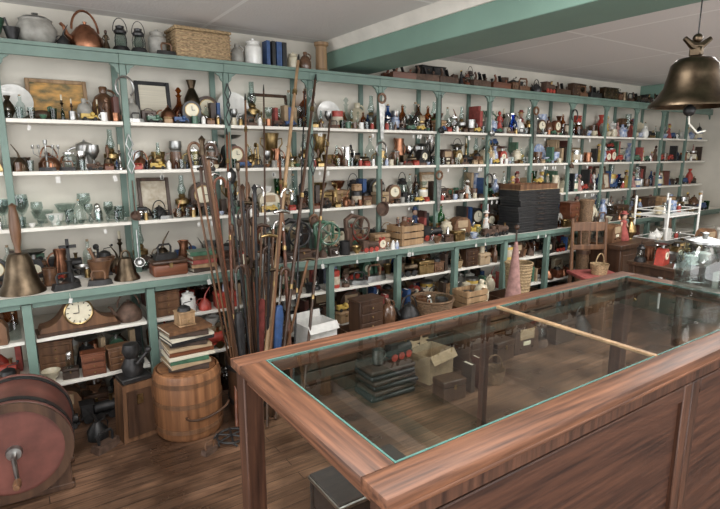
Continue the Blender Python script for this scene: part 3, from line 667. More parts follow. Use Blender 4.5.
# things hanging on posts
def hang(k,x,y,z,m):
    wh='hanging on a shelving post'
    nail=('nail',G().tube([(0,.02,0),(0,-.006,0)],.002,5),'iron')
    if k=='ladle':
        L=R.uniform(.2,.3); P=[('handle',G().tube([(0,.004,-.0),(0,0,-.01),(0,-.006,-L)],[.003,.004,.005],6),m),('bowl',G().lathe([(0,-.03),(.02,-.024),(.032,0),(.029,0),(.018,-.02),(0,-.026)],16,T(0,-.02,-L-.008)@RX(1.2)),m)]; lb=f'{WORDS[m]} ladle {wh}'
    elif k=='horseshoe':
        P=[('shoe',G().tube(arc((0,-.004,-.06),.05,pi*.5-2.5,pi*.5+2.5,14,sy=1.2),.007,6),m)]; lb=f'{WORDS[m]} horseshoe {wh}'
    elif k=='frying_pan':
        P=[('pan',G().lathe([(0,0),(.05,0),(.062,.03),(.057,.03),(.046,.006),(0,.006)],22,T(0,.0,-.24)@RX(pi/2)),m),('handle',G().tube([(0,-.004,-.0),(0,-.012,-.18)],[.008,.006],6),m)]; lb=f'{WORDS[m]} frying pan {wh}'
    elif k=='hand_saw':
        P=[('blade',G().prism([(-.03,-.07),(.03,-.07),(.018,-.36),(-.008,-.36)],-.004,-.001),'pewter'),('handle',G().tube(arc((0,-.003,-.04),.035,0,2*pi*11/12,11),.01,7,True),'wood')]; lb=f'steel hand saw with wooden handle {wh}'
    elif k=='tongs':
        L=R.uniform(.2,.3)
        P=[('arm',G().tube([(0,0,0),(-.02,-.003,-.06),(.012,-.003,-.5*L),(-.02,-.003,-.8*L),(.0,-.003,-L)],.004,6),m),('arm',G().tube([(0,0,0),(.02,-.008,-.06),(-.012,-.008,-.5*L),(.02,-.008,-.8*L),(.0,-.006,-L)],.004,6),m)]; lb=f'{WORDS[m]} tongs {wh}'
    elif k=='key_ring':
        P=[('ring',G().tube(arc((0,-.003,-.03),.03,0,2*pi*15/16,15),.002,5,True),m)]
        for i in range(4):
            a=-.5+.33*i; P.append(('key',G().tube([(0,-.006,-.06),(.07*math.sin(a),-.006-.003*i,-.06-.07*math.cos(a))],.0035,5).ball((.0,-.006,-.06),(.01,.004,.01),8),m))
        lb=f'ring of {WORDS[m]} keys {wh}'
    else:
        L=R.uniform(.22,.35); P=[('handle',G().tube([(0,0,0),(0,-.003,-L)],.005,6),'wood'),('whisk_head',G().lathe([(.004,0),(.03,-.03),(.034,-.06),(.02,-.1),(0,-.11),(.018,-.098),(.03,-.06),(.026,-.032)],14,T(0,-.003,-L)),m)]; lb=f'{WORDS[m]} whisk with wooden handle {wh}'; k='whisk'
    thing(k,lb,k.replace('_',' '),(x,y,z),[nail]+P,0,'utensils hanging on shelving posts')
for b in range(1,9):
    zs=[2.08,1.72,1.42,1.12]
    n=4 if b in(1,2,3,4,6) else 2
    R.shuffle(zs)
    for z in zs[:n]:
        hang(R.choice(['ladle','horseshoe','frying_pan','hand_saw','tongs','key_ring','whisk','ladle','tongs']),b*PX,UF-.018,z+R.uniform(-.03,.03),R.choice(['iron','iron','rust','brass','pewter','pewter']))
# ------------------------------------------------------------------ top of the shelving
wt='on top of the shelving'
put('bowl',-.02,3.62,TOP,.12,'green_glaze',where=wt)
thing('cooking_pot','grey cast metal round pot on top of the shelving','pot',(.22,3.63,TOP),[('body',G().lathe([(0,0),(.07,0),(.1,.04),(.105,.09),(.08,.13),(.085,.14),(.075,.14),(.09,.09),(0,.02)],24),'grey_stone'),('lid',G().lathe([(0,.14),(.085,.14),(.06,.155),(.01,.16),(.018,.175),(0,.18)],20),'pewter')])
put('kettle',.47,3.63,TOP,.23,'copper',.4,where=wt)
put('lantern',.66,3.62,TOP,.21,'iron',where=wt); put('lantern',.76,3.6,TOP,.2,'black_paint',where=wt); put('lidded_jar',.875,3.62,TOP,.17,'grey_stone',where=wt)
put('figurine',.57,3.57,TOP,.12,'bronze',where=wt); put('oil_can',.345,3.57,TOP,.12,'iron',where=wt); put('mortar',.1,3.57,TOP,.12,'iron',where=wt); put('flat_iron',.9,3.53,TOP,.08,'iron',where=wt)
g=G().box((.36,.22,.17),(0,0,.085),bev=.012,seg=2)
rib=G()
for i in range(7): rib.box((.366,.226,.004),(0,0,.015+i*.023))
thing('wicker_hamper','pale woven wicker hamper with flat lid','hamper',(1.14,3.63,TOP),[('body',g,'wicker'),('weave_bands',rib,'wood_light'),('lid',G().box((.375,.235,.02),(0,0,.18),bev=.006),'wicker')],.03)
put('jug',1.4,3.62,TOP,.14,'grey_stone',where=wt); put('lidded_jar',1.52,3.62,TOP,.19,'white_china',where=wt)
for i in range(4): put('book',1.62+i*.042,3.62,TOP,.18,'blue_paint' if i%2==0 else 'black_paint',0,where=wt)
put('lidded_jar',1.83,3.62,TOP,.13,'cream_china',where=wt); put('jug',1.93,3.62,TOP,.14,'brown_glaze',where=wt)
thing('wooden_column','pale turned wooden column on top of the shelving','column',(2.07,3.62,TOP),[('shaft',G().lathe([(0,0),(.055,0),(.055,.02),(.045,.03),(.042,.19),(.055,.2),(.055,.22),(0,.22)],20),'wood_light')])
for y_,hm_ in ((3.66,.2),(3.54,.13)):
    x=2.68
    while x<8.1:
        kn=R.choice(['wood_plane','wood_plane','flat_iron','oil_can','toy_truck','steam_engine','box_camera','wood_plane','trinket_box','lantern','mug','coffee_grinder','drawer_cabinet','figurine','kettle'])
        f_,ph,cat,ml,h0,h1,fr=K[kn]; h=min(R.uniform(h0,h1),hm_); m=R.choice(['wood_dark','wood','iron','rust','wood_red','bronze','black_paint','leather']); parts,hw,hd=f_(h,m)
        if hd>.055:
            for p in parts: p[1].bm.free()
            h*=.05/hd; parts,hw,hd=f_(h,m)
        thing(kn,f'{WORDS[m]} {ph} {wt}',cat,(x+hw,y_,TOP+.0005),parts,R.uniform(-.15,.15),'old tools in a row on top of the shelving'); x+=2*hw+R.uniform(.0,.02)
# ------------------------------------------------------------------ worktop front row
ww='at the front of the worktop'
thing('school_bell','large aged bronze school bell with wooden handle','bell',(.0,3.34,BZ+.001),
  [('bell_body',G().lathe([(.115,0),(.113,.012),(.09,.05),(.072,.12),(.058,.19),(.045,.215),(0,.225),(0,.205),(.05,.18),(.103,0)],30),'bronze'),
   ('handle',G().lathe([(0,.22),(.016,.22),(.015,.25),(.024,.3),(.028,.36),(.022,.43),(.016,.46),(.02,.475),(0,.49)],16),'wood'),
   ('clapper',G().tube([(0,0,.21),(0,0,.02)],.004,6).ball((0,0,.03),.018),'iron')])
thing('table_crucifix','dark metal ornamental stand with cross top','ornament',(.24,3.4,BZ+.001),
  [('base',G().lathe([(0,0),(.05,0),(.045,.02),(.018,.04),(.012,.12),(.02,.14),(0,.14)]),'iron'),('cross',G().box((.018,.014,.13),(0,0,.2),bev=.002).box((.09,.014,.018),(0,0,.22),bev=.002),'iron')])
put('flat_iron',.21,3.28,BZ,.1,'iron',.2,where=ww); put('flat_iron',.38,3.28,BZ,.09,'iron',-.2,where=ww)
put('mortar',.40,3.4,BZ,.2,'wood',where=ww); put('mug',.14,3.43,BZ,.1,'brown_glaze',where=ww)
thing('bronze_bell','aged bronze bell with loop handle','bell',(.535,3.34,BZ+.001),
  [('bell_body',G().lathe([(.075,0),(.074,.01),(.055,.04),(.045,.1),(.035,.13),(0,.14),(0,.12),(.03,.11),(.066,0)],28),'bronze'),
   ('loop',G().tube(arc((0,0,.135),.024,-.2,pi+.2,10,sy=1.7),.007,8),'bronze')])
thing('round_top_box','dark reddish wooden box with rounded corners','box',(.78,3.34,BZ+.001),[('body',G().box((.21,.14,.075),(0,0,.0375),bev=.015,seg=3),'wood_red'),('lid',G().box((.215,.145,.022),(0,0,.087),bev=.01,seg=2),'wood_dark'),('clasp',G().box((.02,.006,.03),(0,-.075,.07)),'brass')])
put('flat_iron',.77,3.34,BZ+.1,.1,'iron',.1,label='black iron flat iron resting on a box')
def flatbook(x,y,z,w,d,t,m,rz,lab,grp):
    g=G().box((w,d,.004),(0,0,.002)).box((w,d,.004),(0,0,t-.002)).box((w,.004,t-.004),(0,-d/2+.002,t/2))
    thing('book',lab,'book',(x,y,z),[('cover',g,m),('pages',G().box((w-.008,d-.008,t-.009),(0,.002,t/2)),'paper')],rz,grp)
for i,m in enumerate(['leather','wood_light','cloth_red','wood','green_glaze']):
    flatbook(.99+.006*(i%2),3.34,BZ+.001+i*.0265,.16,.12,.026,m,R.uniform(-.15,.15),f'{WORDS[m]} covered book lying in a stack','books stacked on the worktop')
def slide(lst,x,y,z,where,g=.012):
    for kn,h,m in lst:
        f,ph,cat,mats,h0,h1,free=K[kn]
        m=m or R.choice(mats); parts,hw,hd=f(h,m)
        thing(kn,f"{WORDS[m]} {ph} {where}",cat,(x+hw,y,z+.0008),parts,R.uniform(-.12,.12),f"{kn.replace('_',' ')}s {where}"); x+=2*hw+g
    return x
slide([('coffee_grinder',.2,'wood_dark'),('jug',.2,'brown_glaze'),('telephone',.26,'black_paint'),('lidded_jar',.15,'amber_glass')],1.12,3.40,BZ,ww)
def machine(x,y,z,m,lab,rz=0,s=1.):
    w=G().tube(arc((0,0,.0),.09*s,0,2*pi*19/20,19,'xz'),.009*s,6,True)
    for i in range(5):
        a=2*pi*i/5; w.tube([(0,0,0),(.09*s*math.cos(a),0,.09*s*math.sin(a))],.006*s,5)
    w.tr(T(.05*s,-.06*s,.17*s))
    thing('hand_crank_machine',lab,'machine',(x,y,z+.001),
      [('base',G().slab([(-.12*s,-.06*s),(.12*s,-.06*s),(.12*s,.06*s),(-.12*s,.06*s)],0,.025*s,top=.9).box((.06*s,.05*s,.16*s),(-.03*s,0,.1*s),bev=.008*s),m),
       ('arm',G().tube([(-.05*s,0,.16*s),(-.06*s,0,.24*s),(.0,0,.27*s),(.1*s,0,.25*s),(.11*s,0,.12*s)],[.022*s,.02*s,.02*s,.017*s,.012*s],8),m),
       ('flywheel',w,m),('axle',G().tube([(.05*s,-.075*s,.17*s),(.05*s,.02*s,.17*s)],.01*s,6),'pewter')],rz,'hand-cranked machines on the worktop')
machine(1.66,3.41,BZ,'iron','black cast-iron hand-cranked machine with spoked wheel',.1)
machine(1.93,3.41,BZ,'green_glaze','green cast-iron hand-cranked machine with spoked wheel',-.1,.9)
machine(2.2,3.41,BZ,'rust','rusty hand-cranked press with spoked wheel',.2,1.0)
put('storage_crate',2.72,3.38,BZ,.17,'wood_light',.1,'pale slatted wooden crate holding small wares')
for k,(kn,dx,m) in enumerate([('bottle',-.08,'amber_glass'),('jug',-.01,'brown_glaze'),('oil_can',.07,'iron')]): put(kn,2.72+dx,3.38,BZ+.012,.22,m,where='in a wooden crate')
put('trinket_box',2.47,3.4,BZ,.11,'wood_light',-.1,where=ww)
x=slide([('steam_engine',.15,'iron'),('lidded_jar',.17,'cream_china'),('table_radio',.18,'wood'),('toy_truck',.1,'yellow_paint')],2.92,3.41,BZ,ww)
slide([('doll',.22,'cloth_white')],x,3.41,BZ,ww)
P_small=['toy_truck','mug','salt_shaker','trinket_box','flat_iron','bowl','tumbler','teacup','tin_canister','oil_can','alarm_clock','box_camera','steam_engine',('bottle',['amber_glass','clear_glass'])]
P_smalld=[('mug',['iron','pewter','brown_glaze']),('flat_iron',None),('trinket_box',['wood_dark','leather','wood']),('oil_can',['iron','rust']),('box_camera',None),('bowl',['iron','brass','pewter']),('salt_shaker',None),('steam_engine',['iron','rust']),('alarm_clock',None)]
gw='on the worktop'
fill(1.1,2.58,3.265,BZ,.12,P_smalld,ww,.042,grp=gw); fill(2.88,3.9,3.27,BZ,.13,P_small,ww,.045,grp=gw)
for i in range(8):
    w=.62-.01*(i%3)
    thing('flat_case','black leather flat display case in a stack','case',(4.28+R.uniform(-.012,.012),3.36,BZ+.001+i*.0505),
      [('body',G().box((w,.25,.028),(0,0,.014),bev=.003),'black_paint'),('lid',G().box((w*1.005,.252,.022),(0,0,.039),bev=.003),'black_paint'),('handle',G().tube([(-.05,-.126,.024),(-.04,-.145,.024),(.04,-.145,.024),(.05,-.126,.024)],.004,6),'leather')],0,'black cases stacked on the worktop')
thing('wooden_tray','shallow brown wooden tray on black cases','tray',(4.26,3.36,BZ+.4065),[('tray_bottom',G().box((.56,.24,.01),(0,0,.005)),'wood_light')]+
   [('side',G().box(s,(a,b,.03)),'wood') for s,a,b in (((.56,.012,.045),0,-.114),((.56,.012,.045),0,.114),((.012,.22,.045),-.274,0),((.012,.22,.045),.274,0))])
x=4.66
while x<8.0:
    x=slide([(R.choice(['doll','tin_canister','jug','small_basket','vase','lidded_jar','toy_truck','teapot','figurine','trinket_box','drawer_cabinet','oil_lamp']),R.uniform(.12,.24),None)],x,3.40,BZ,ww,.01)
fill(4.66,8.0,3.275,BZ,.12,P_small,ww,.045,grp=gw)
# lower bench shelves
P_low=['jug','kettle','lidded_jar','trinket_box','coffee_grinder','tin_canister','flat_iron','table_radio','small_basket','mortar','oil_can','steam_engine','bowl','drawer_cabinet','book','book',('bottle',None),'lantern','balance_scale']
for b in range(-1,10):
    for z in(.59,.31,.0):
        x0=b*PX+.035; x1=(b+1)*PX-.025
        if b==-1: x0=-.25
        if b==0 and z==.59: continue
        fill(x0,x1,3.325,z,.17 if z else .24,P_low,'under the worktop',.075,(.0,.01),.11,grp='under the worktop')
        if b<8: fill(x0,x1,3.49,z,.2,P_low,'under the worktop',.075,(.0,.01),.1,grp='under the worktop')
        if b<5: fill(x0,x1,3.645,z,.23,P_low,'under the worktop',.065,(.0,.01),.1,grp='under the worktop')
def hump():
    w=.2; pts=[(-w,0),(w,0),(w,.03),(w*.95,.045)]
    for i in range(0,21):
        t=i/20; x=w*.95*(1-2*t); z=.05+.16*math.exp(-(x/.085)**2)
        pts.append((x,z))
    pts+=[(-w,.03)]
    return pts
ticks=G()
for i in range(12):
    a=2*pi*i/12; ticks.box((.004,.002,.012),(.058*math.sin(a),-.0725,.12+.058*math.cos(a)),RY(a))
thing('mantel_clock','dark wooden humpback mantel clock with round cream dial','clock',(.25,3.34,.5905),
   [('case',G().prism(hump(),-.06,.06),'wood'),('plinth',G().box((.43,.135,.022),(0,0,.011),bev=.004),'wood_dark'),
    ('dial',G().lathe([(0,0),(.07,0),(.07,.006),(0,.008)],28,T(0,-.062,.12)@RX(pi/2)),'dial'),
    ('bezel',G().tube(arc((0,-.066,.12),.072,0,2*pi*27/28,27),.006,6,True),'brass'),
    ('hand',G().box((.003,.002,.045),(0,-.0735,.14)),'iron'),('hand',G().box((.03,.002,.004),(-.014,-.0735,.115)),'iron'),('numeral_marks',ticks,'iron')],.05)
put('kettle',.53,3.36,.59,.18,'rust',where='under the worktop')
# ------------------------------------------------------------------ floor left: churn, wringer box, firkin
g=G().lathe([(0,0),(.225,0),(.238,.012),(.238,.03),(.232,.035),(.232,.33),(.238,.335),(.238,.355),(0,.36)],40,RX(-pi/2))
rim=G().lathe([(.2,-.012),(.238,-.012),(.238,.004),(.2,.004)],40,RX(-pi/2))
crank=G().lathe([(0,0),(.035,0),(.03,.02),(0,.022)],16,RX(pi/2)).tube([(0,-.02,0),(0,-.05,0),(.005,-.055,-.11)],[.011,.011,.009],8)
def hoop(r,y): return G().lathe([(r,y),(r+.006,y),(r+.006,y+.03),(r,y+.03)],40,RX(-pi/2))
thing('barrel_churn','maroon painted barrel churn with iron crank','churn',(-.11,2.64,.275),
  [('drum',g,'maroon'),('hoop',hoop(.234,.04),'iron'),('hoop',hoop(.234,.29),'iron'),('end_ring',rim,'wood_dark'),('crank',crank,'pewter'),('crank_grip',G().lathe([(0,0),(.015,0),(.018,.03),(.012,.06),(0,.062)],12,T(.005,-.06,-.11)@RX(pi/2)),'wood'),
   ('stand',G().box((.44,.045,.03),(0,.06,-.257),bev=.004).prism([(-.21,-.245),(-.11,-.245),(-.16,-.15),(-.21,-.1)],.04,.085).prism([(.21,-.245),(.11,-.245),(.16,-.15),(.21,-.1)],.04,.085),'wood_dark'),
   ('stand',G().box((.44,.045,.03),(0,.3,-.257),bev=.004).prism([(-.21,-.245),(-.11,-.245),(-.16,-.15),(-.21,-.1)],.28,.32).prism([(.21,-.245),(.11,-.245),(.16,-.15),(.21,-.1)],.28,.32),'wood_dark')],-.08)
thing('knife_cleaner','tall dark wooden box with cast-iron crank top','machine',(.47,3.02,.001),
  [('body',G().prism([(-.1,0),(.1,0),(.085,.34),(-.085,.34)],-.07,.07),'wood'),('front_panel',G().prism([(-.075,.03),(.075,.03),(.065,.3),(-.065,.3)],-.078,-.07),'wood_dark'),
   ('iron_top',G().box((.16,.13,.03),(0,0,.355),bev=.005).lathe([(0,0),(.05,0),(.06,.05),(.035,.1),(.05,.14),(.04,.18),(0,.19)],18,T(0,0,.37)),'iron'),
   ('crank',G().tube([(.0,-.05,.46),(.0,-.09,.46),(.06,-.095,.52)],.009,7).ball((.06,-.1,.53),.018,8),'iron'),('latch',G().box((.03,.012,.05),(0,-.084,.25)),'brass')],.15)
put('flat_iron',.30,2.96,0,.11,'rust',.5,'rusty flat iron on the plank floor'); put('oil_can',.27,3.1,0,.2,'iron',label='black iron oil can on the plank floor')
st=G().lathe([(0,0),(.175,0),(.19,.02),(.188,.36),(.18,.385),(.17,.39),(.165,.37),(0,.37)],36)
wood('firkin','honey-brown wooden',(.27,.125,.055),(.12,.05,.022),.45,'z')
def vhoop(r,z): return G().lathe([(r,z),(r+.006,z),(r+.006,z+.025),(r,z+.025)],36)
thing('firkin_bucket','round honey-brown wooden firkin with hoops','bucket',(.745,2.93,.001),
  [('staves',st,'firkin'),('hoop',vhoop(.188,.05),'wood'),('hoop',vhoop(.188,.2),'wood'),('hoop',vhoop(.187,.32),'wood'),('lid',G().lathe([(0,.372),(.16,.372),(.16,.39),(0,.39)],36),'firkin'),('handle',G().tube(arc((0,-.195,.18),.14,pi,2*pi,12,sy=.35),.007,7),'wood_dark')],.3)
z=.392
for i,(m,t) in enumerate([('leather',.03),('tan_card',.02),('green_glaze',.025),('paper',.018),('wood_red',.03),('tan_card',.02),('leather',.02),('black_paint',.02),('paper',.015),('leather',.025),('wood',.02)]):
    w=R.uniform(.2,.26);d=R.uniform(.16,.2)
    flatbook(.75+R.uniform(-.012,.012),2.92,z,w,d,t,m,R.uniform(-.3,.3),f'{WORDS[m]} covered book stacked on the firkin','books stacked on the firkin'); z+=t+.0005
put('coffee_grinder',.75,2.92,z,.15,'wood_light',.1,'pale wooden coffee grinder on a book stack')
thing('iron_trivet','black cast-iron trivet lying on the floor','trivet',(.9,2.66,.002),[('ring',G().tube(arc((0,0,.02),.08,0,2*pi*19/20,19,'xy'),.007,6,True),'iron')]+
  [('leg',G().tube([(0,0,.025),(.09*math.cos(2*pi*i/6),.09*math.sin(2*pi*i/6),.02),(.1*math.cos(2*pi*i/6+.2),.1*math.sin(2*pi*i/6+.2),.004)],.006,6),'iron') for i in range(6)],.3)
put('flat_iron',.76,2.6,.0,.07,'rust',.4,'rusty flat iron on the plank floor')
# ------------------------------------------------------------------ canes and poles
cb=G().lathe([(0,0),(.14,0),(.16,.02),(.17,.4),(.16,.4),(.15,.03),(0,.025)],28,T(0,0,0))
thing('cane_stand','dark wooden barrel holding walking canes','stand',(1.15,2.9,.001),[('staves',cb,'wood_dark'),('hoop',G().lathe([(.164,.1),(.169,.1),(.17,.13),(.165,.13)],28),'iron'),('hoop',G().lathe([(.169,.32),(.174,.32),(.175,.35),(.17,.35)],28),'iron')])
cm=['wood_dark','wood','wood_dark','black_paint','wood_dark','wood','wood_red','iron','wood']
for i in range(34):
    a=R.uniform(0,2*pi); rr=R.uniform(.02,.13); bx=1.15+rr*math.cos(a); by=2.9+rr*math.sin(a)
    H=R.uniform(.8,1.6); dx=(bx-1.15)*1.5+R.uniform(-.09,.09); dy=(by-2.9)*.9+R.uniform(-.04,.04)
    m=R.choice(cm); top=Vector((dx,dy,H)); r=R.uniform(.006,.0095)
    sh=G().tube([(0,0,0),top*.5,top],[r*.8,r*.95,r],8)
    style=i%4
    if style==0: hd=G().tube([top]+[(top.x+.035*(1-math.cos(t)),top.y,top.z+.045*math.sin(t)) for t in [pi*k/8 for k in range(1,10)]],r*1.1,8)
    elif style==1: hd=G().lathe([(0,-.005),(r*1.3,0),(r*2.2,.02),(r*1.8,.045),(0,.055)],12,Matrix.Translation(top))
    elif style==2: hd=G().tube([(top.x-.05,top.y,top.z+.006),(top.x,top.y,top.z+.012),(top.x+.05,top.y,top.z)],[r*.8,r*1.4,r],8)
    else: hd=G().lathe([(0,0),(r*1.5,0),(r*1.2,.06),(r*2.,.08),(0,.1)],10,Matrix.Translation(top))
    hm=R.choice(['brass','silver','wood_dark',m,'bronze'])
    thing('walking_cane',f"{WORDS[m]} walking cane standing in the barrel",'cane',(bx,by,.03),[('shaft',sh,m),('handle',hd,hm),('ferrule',G().lathe([(0,0),(r*1.1,0),(r*1.1,.03),(0,.03)],8),'brass')],0,'walking canes in the barrel')
for (bx,by,tx,ty,H,m) in ((1.05,2.82,-.03,-.02,.9,'black_paint'),(1.24,2.82,.06,-.02,.85,'blue_paint'),(1.2,2.98,.08,.03,.95,'cloth_red')):
    top=Vector((tx,ty,H)); u=top.normalized()
    q=Vector((0,0,1)).rotation_difference(u).to_matrix().to_4x4()
    thing('umbrella',f'closed {WORDS[m]} umbrella standing in the barrel','umbrella',(bx,by,.03),[('canopy',G().lathe([(0,.05),(.012,.06),(.022,.3),(.03,.6),(.02,.66),(0,.67)],12,q),m),
      ('shaft',G().tube([(0,0,0),top],.006,7),'pewter'),('handle',G().tube([top]+[(top.x+.03*(1-math.cos(t)),top.y,top.z+.04*math.sin(t)) for t in [pi*k/8 for k in range(1,10)]],.01,8),'wood_dark')],0,'umbrellas in the barrel')
def pole(a,b,r,m,lab,cat='pole',kindn='long_pole'):
    a=Vector(a);b=Vector(b);d=b-a
    u=d.normalized()
    ps=[('shaft',G().tube([(0,0,0),d*.5,d],[r*1.15,r,r*.75],10),m),('tip',G().tube([d,d+u*.05],[r*.9,r*.3],8),'iron')]
    for t in(.35,.62,.9): ps.append(('band',G().tube([d*t-u*.015,d*t+u*.015],r*1.25,10),'brass'))
    thing(kindn,lab,cat,a,ps)
pole((1.07,2.68,.01),(1.78,3.44,2.24),.014,'wood_light','long pale wooden pole leaning on the shelving')
pole((1.2,2.72,.01),(1.92,3.45,2.12),.013,'wood_dark','long dark wooden pole leaning on the shelving')
pole((.97,2.76,.01),(1.24,3.45,1.72),.010,'wood_red','reddish wooden staff leaning on the shelving')
pole((1.03,2.69,.01),(1.38,3.45,1.95),.009,'wood','brown wooden staff leaning on the shelving')
pole((1.34,2.76,.01),(1.62,3.45,1.55),.012,'wood_red','thick reddish staff leaning on the shelving')
pole((1.12,2.66,.01),(1.52,3.46,2.02),.007,'wood_dark','thin dark fishing rod leaning on the shelving','rod','fishing_rod')
pole((1.30,2.70,.01),(1.84,3.46,2.04),.006,'iron','thin black fishing rod leaning on the shelving','rod','fishing_rod')
pole((1.38,2.72,.01),(2.04,3.45,1.85),.010,'wood_dark','dark wooden staff leaning on the shelving')
# ------------------------------------------------------------------ floor clutter along the bench
wf='on the floor by the bench'
put('storage_crate',1.66,3.0,0,.3,'wood_dark',0,where=wf)
put('cardboard_box',1.64,3.0,.302,.17,'white_card',.1,'open white cardboard box on a dark crate')
put('storage_crate',2.17,3.0,0,.34,'wood_dark',0,where=wf)
slide([('drawer_cabinet',.24,'wood_dark'),('jug',.2,'brown_glaze'),('kettle',.2,'iron')],1.93,2.98,.342,'on a wooden crate')
put('cardboard_box',2.42,2.69,0,.2,'tan_card',.2,where=wf)
for i in range(6):
    thing('folded_blanket','dark folded blanket in a floor pile','blanket',(2.0+R.uniform(-.02,.02),2.66,.002+i*.036),[('folds',G().box((.36,.22,.033),(0,0,.017),bev=.014,seg=3),'leather' if i%2 else 'black_paint')],R.uniform(-.1,.1),'folded blankets on the floor')
slide([('mug',.1,'pewter'),('steam_engine',.14,'iron')],1.86,2.66,.22,'on folded blankets')
put('storage_crate',2.72,3.02,0,.34,'wood_dark',0,where=wf)
def basket(x,y,z,r,h,m,lab):
    g=G(); n=10
    prof=[(0,0),(r*.82,0)]
    for i in range(n): prof+= [(r*(.84+.16*i/n)+.004,h*(i+.3)/n),(r*(.84+.16*i/n),h*(i+.8)/n)]
    prof+=[(r*1.03,h),(r*.95,h),(r*.8,h*.06),(0,h*.05)]
    return thing('wicker_basket',lab,'basket',(x,y,z),[('body',g.lathe(prof,28),m),('rim',G().tube(arc((0,0,h),r*.99,0,2*pi*23/24,23,'xy'),.009,6,True),m)],0)
basket(2.70,3.0,.342,.17,.13,'wicker_dark','dark round wicker basket filled with trinkets')
for k in range(5): put(['tumbler','salt_shaker','mug','bottle','mug'][k],2.70+.09*math.cos(k*1.26),3.0+.08*math.sin(k*1.26),.352,.13,['clear_glass','white_china','brown_glaze','amber_glass','pewter'][k],where='in a wicker basket')
put('storage_crate',3.20,3.02,0,.33,'wood',0,where=wf); put('storage_crate',3.12,3.0,.332,.16,'wood_light',0,'pale slatted wooden crate stacked on another crate')
slide([('mug',.12,'pewter'),('jug',.2,'cream_china')],3.03,3.0,.345,'in a slatted crate')
slide([('drawer_cabinet',.3,'wood_dark'),('trinket_box',.16,'wood_dark'),('table_radio',.24,'wood_dark'),('lantern',.3,'rust'),('trinket_box',.2,'leather'),('kettle',.25,'iron'),('drawer_cabinet',.32,'wood'),('jug',.28,'brown_glaze')],2.66,2.64,0,wf,.03)
slide([('trinket_box',.14,'wood_dark'),('book',.2,'leather'),('book',.22,'maroon'),('small_basket',.2,'wicker_dark')],2.2,2.36,0,wf,.06)
thing('parasol','closed dusty pink parasol standing upright','parasol',(3.45,2.82,.001),[('shaft',G().tube([(0,0,0),(0,0,.98)],.008,8),'wood_dark'),
   ('canopy',G().lathe([(.012,.88),(.025,.8),(.05,.55),(.07,.38),(.05,.37),(.012,.4)],14),'cloth_pink'),('handle',G().ball((0,0,1.0),.022),'wood_dark')])
put('storage_crate',3.76,3.0,0,.36,'wood_dark',0,where=wf)
basket(3.70,2.98,.362,.12,.28,'wicker','tall tan wicker basket on a dark crate')
slide([('kettle',.3,'iron')],4.02,3.0,.0,'on the floor by the bench')
put('drawer_cabinet',4.2,3.02,.0,.55,'wood_dark',0,'dark wooden drawer cabinet by the bench') if False else None
thing('umbrella_stand','tall dark ribbed wicker umbrella stand','stand',(4.78,3.06,.001),[('body',G().lathe([(0,0),(.07,0),(.075,.03)]+[(.06+.006*(i%2),.08+i*.05) for i in range(21)]+[(.075,1.14),(.06,1.15),(.05,1.1),(0,.06)],22),'wicker_dark'),('band',G().lathe([(.066,.6),(.071,.6),(.071,.64),(.066,.64)],22),'wood_dark')])
def chair(x,y,rz,m,cloth,lab):
    ps=[]
    for sx in(-1,1):
        ps.append(('leg',G().tube([(sx*.18,-.18,0),(sx*.17,-.17,.44)],[.015,.02],8),m))
        ps.append(('leg',G().tube([(sx*.18,.2,0),(sx*.17,.17,.45),(sx*.17,.21,.98)],[.017,.02,.015],8),m))
    ps.append(('seat',G().box((.42,.4,.035),(0,0,.46),bev=.012,seg=2),cloth))
    ps.append(('back_rail',G().box((.33,.02,.09),(0,.208,.9),bev=.006),m)); ps.append(('back_rail',G().box((.33,.018,.05),(0,.19,.7),bev=.005),m))
    for q in(-.08,0,.08): ps.append(('spindle',G().tube([(q,.19,.72),(q,.207,.87)],.008,6),m))
    ps.append(('stretcher',G().tube([(-.175,-.17,.2),(.175,-.17,.2)],.009,6),m)); ps.append(('stretcher',G().tube([(-.175,.185,.2),(.175,.185,.2)],.009,6),m))
    return thing('dining_chair',lab,'chair',(x,y,.001),ps,rz)
chair(4.55,2.75,-.5,'wood','cloth_red','brown wooden chair with faded red seat')
put('small_basket',4.55,2.73,.478,.2,'wicker',where='sitting on the chair')
chair(6.55,2.90,.3,'wood','wood','brown wooden spindle-back chair')
put('drawer_cabinet',5.2,2.92,0,.72,'wood_dark',0,'dark wooden small chest of drawers by the bench')
slide([('table_radio',.18,'wood'),('doll',.3,'cloth_red'),('vase',.22,'brass')],4.92,2.9,.722,'on a small chest of drawers')
rk=[]
for sx in(-1,1):
    for sy in(-1,1): rk.append(('upright',G().tube([(sx*.33,sy*.17,0),(sx*.33,sy*.17,1.16)],.012,8),'white_china'))
for z in(.35,.66,.96):
    g=G().tube([(-.33,-.17,z),(.33,-.17,z),(.33,.17,z),(-.33,.17,z)],.009,6,True)
    for k in range(13): g.tube([(-.3+.05*k,-.17,z),(-.3+.05*k,.17,z)],.004,4)
    g.tube([(-.33,-.17,z+.06),(.33,-.17,z+.06),(.33,.17,z+.06),(-.33,.17,z+.06)],.006,5,True)
    rk.append(('wire_shelf',g,'white_china'))
thing('wire_rack','white wire rack with three tiers','rack',(5.86,2.80,.001),rk)
for z in(.356,.666,.966):
    fill(5.57,6.15,2.80,z+.006,.14,[('bowl',['white_china']),('teapot',['white_china','cream_china']),('lidded_jar',['clear_glass','white_china']),'teacup','salt_shaker',('mug',['white_china','blue_china'])],'on the white wire rack',.1,wmax=.12,grp='on the white wire rack')
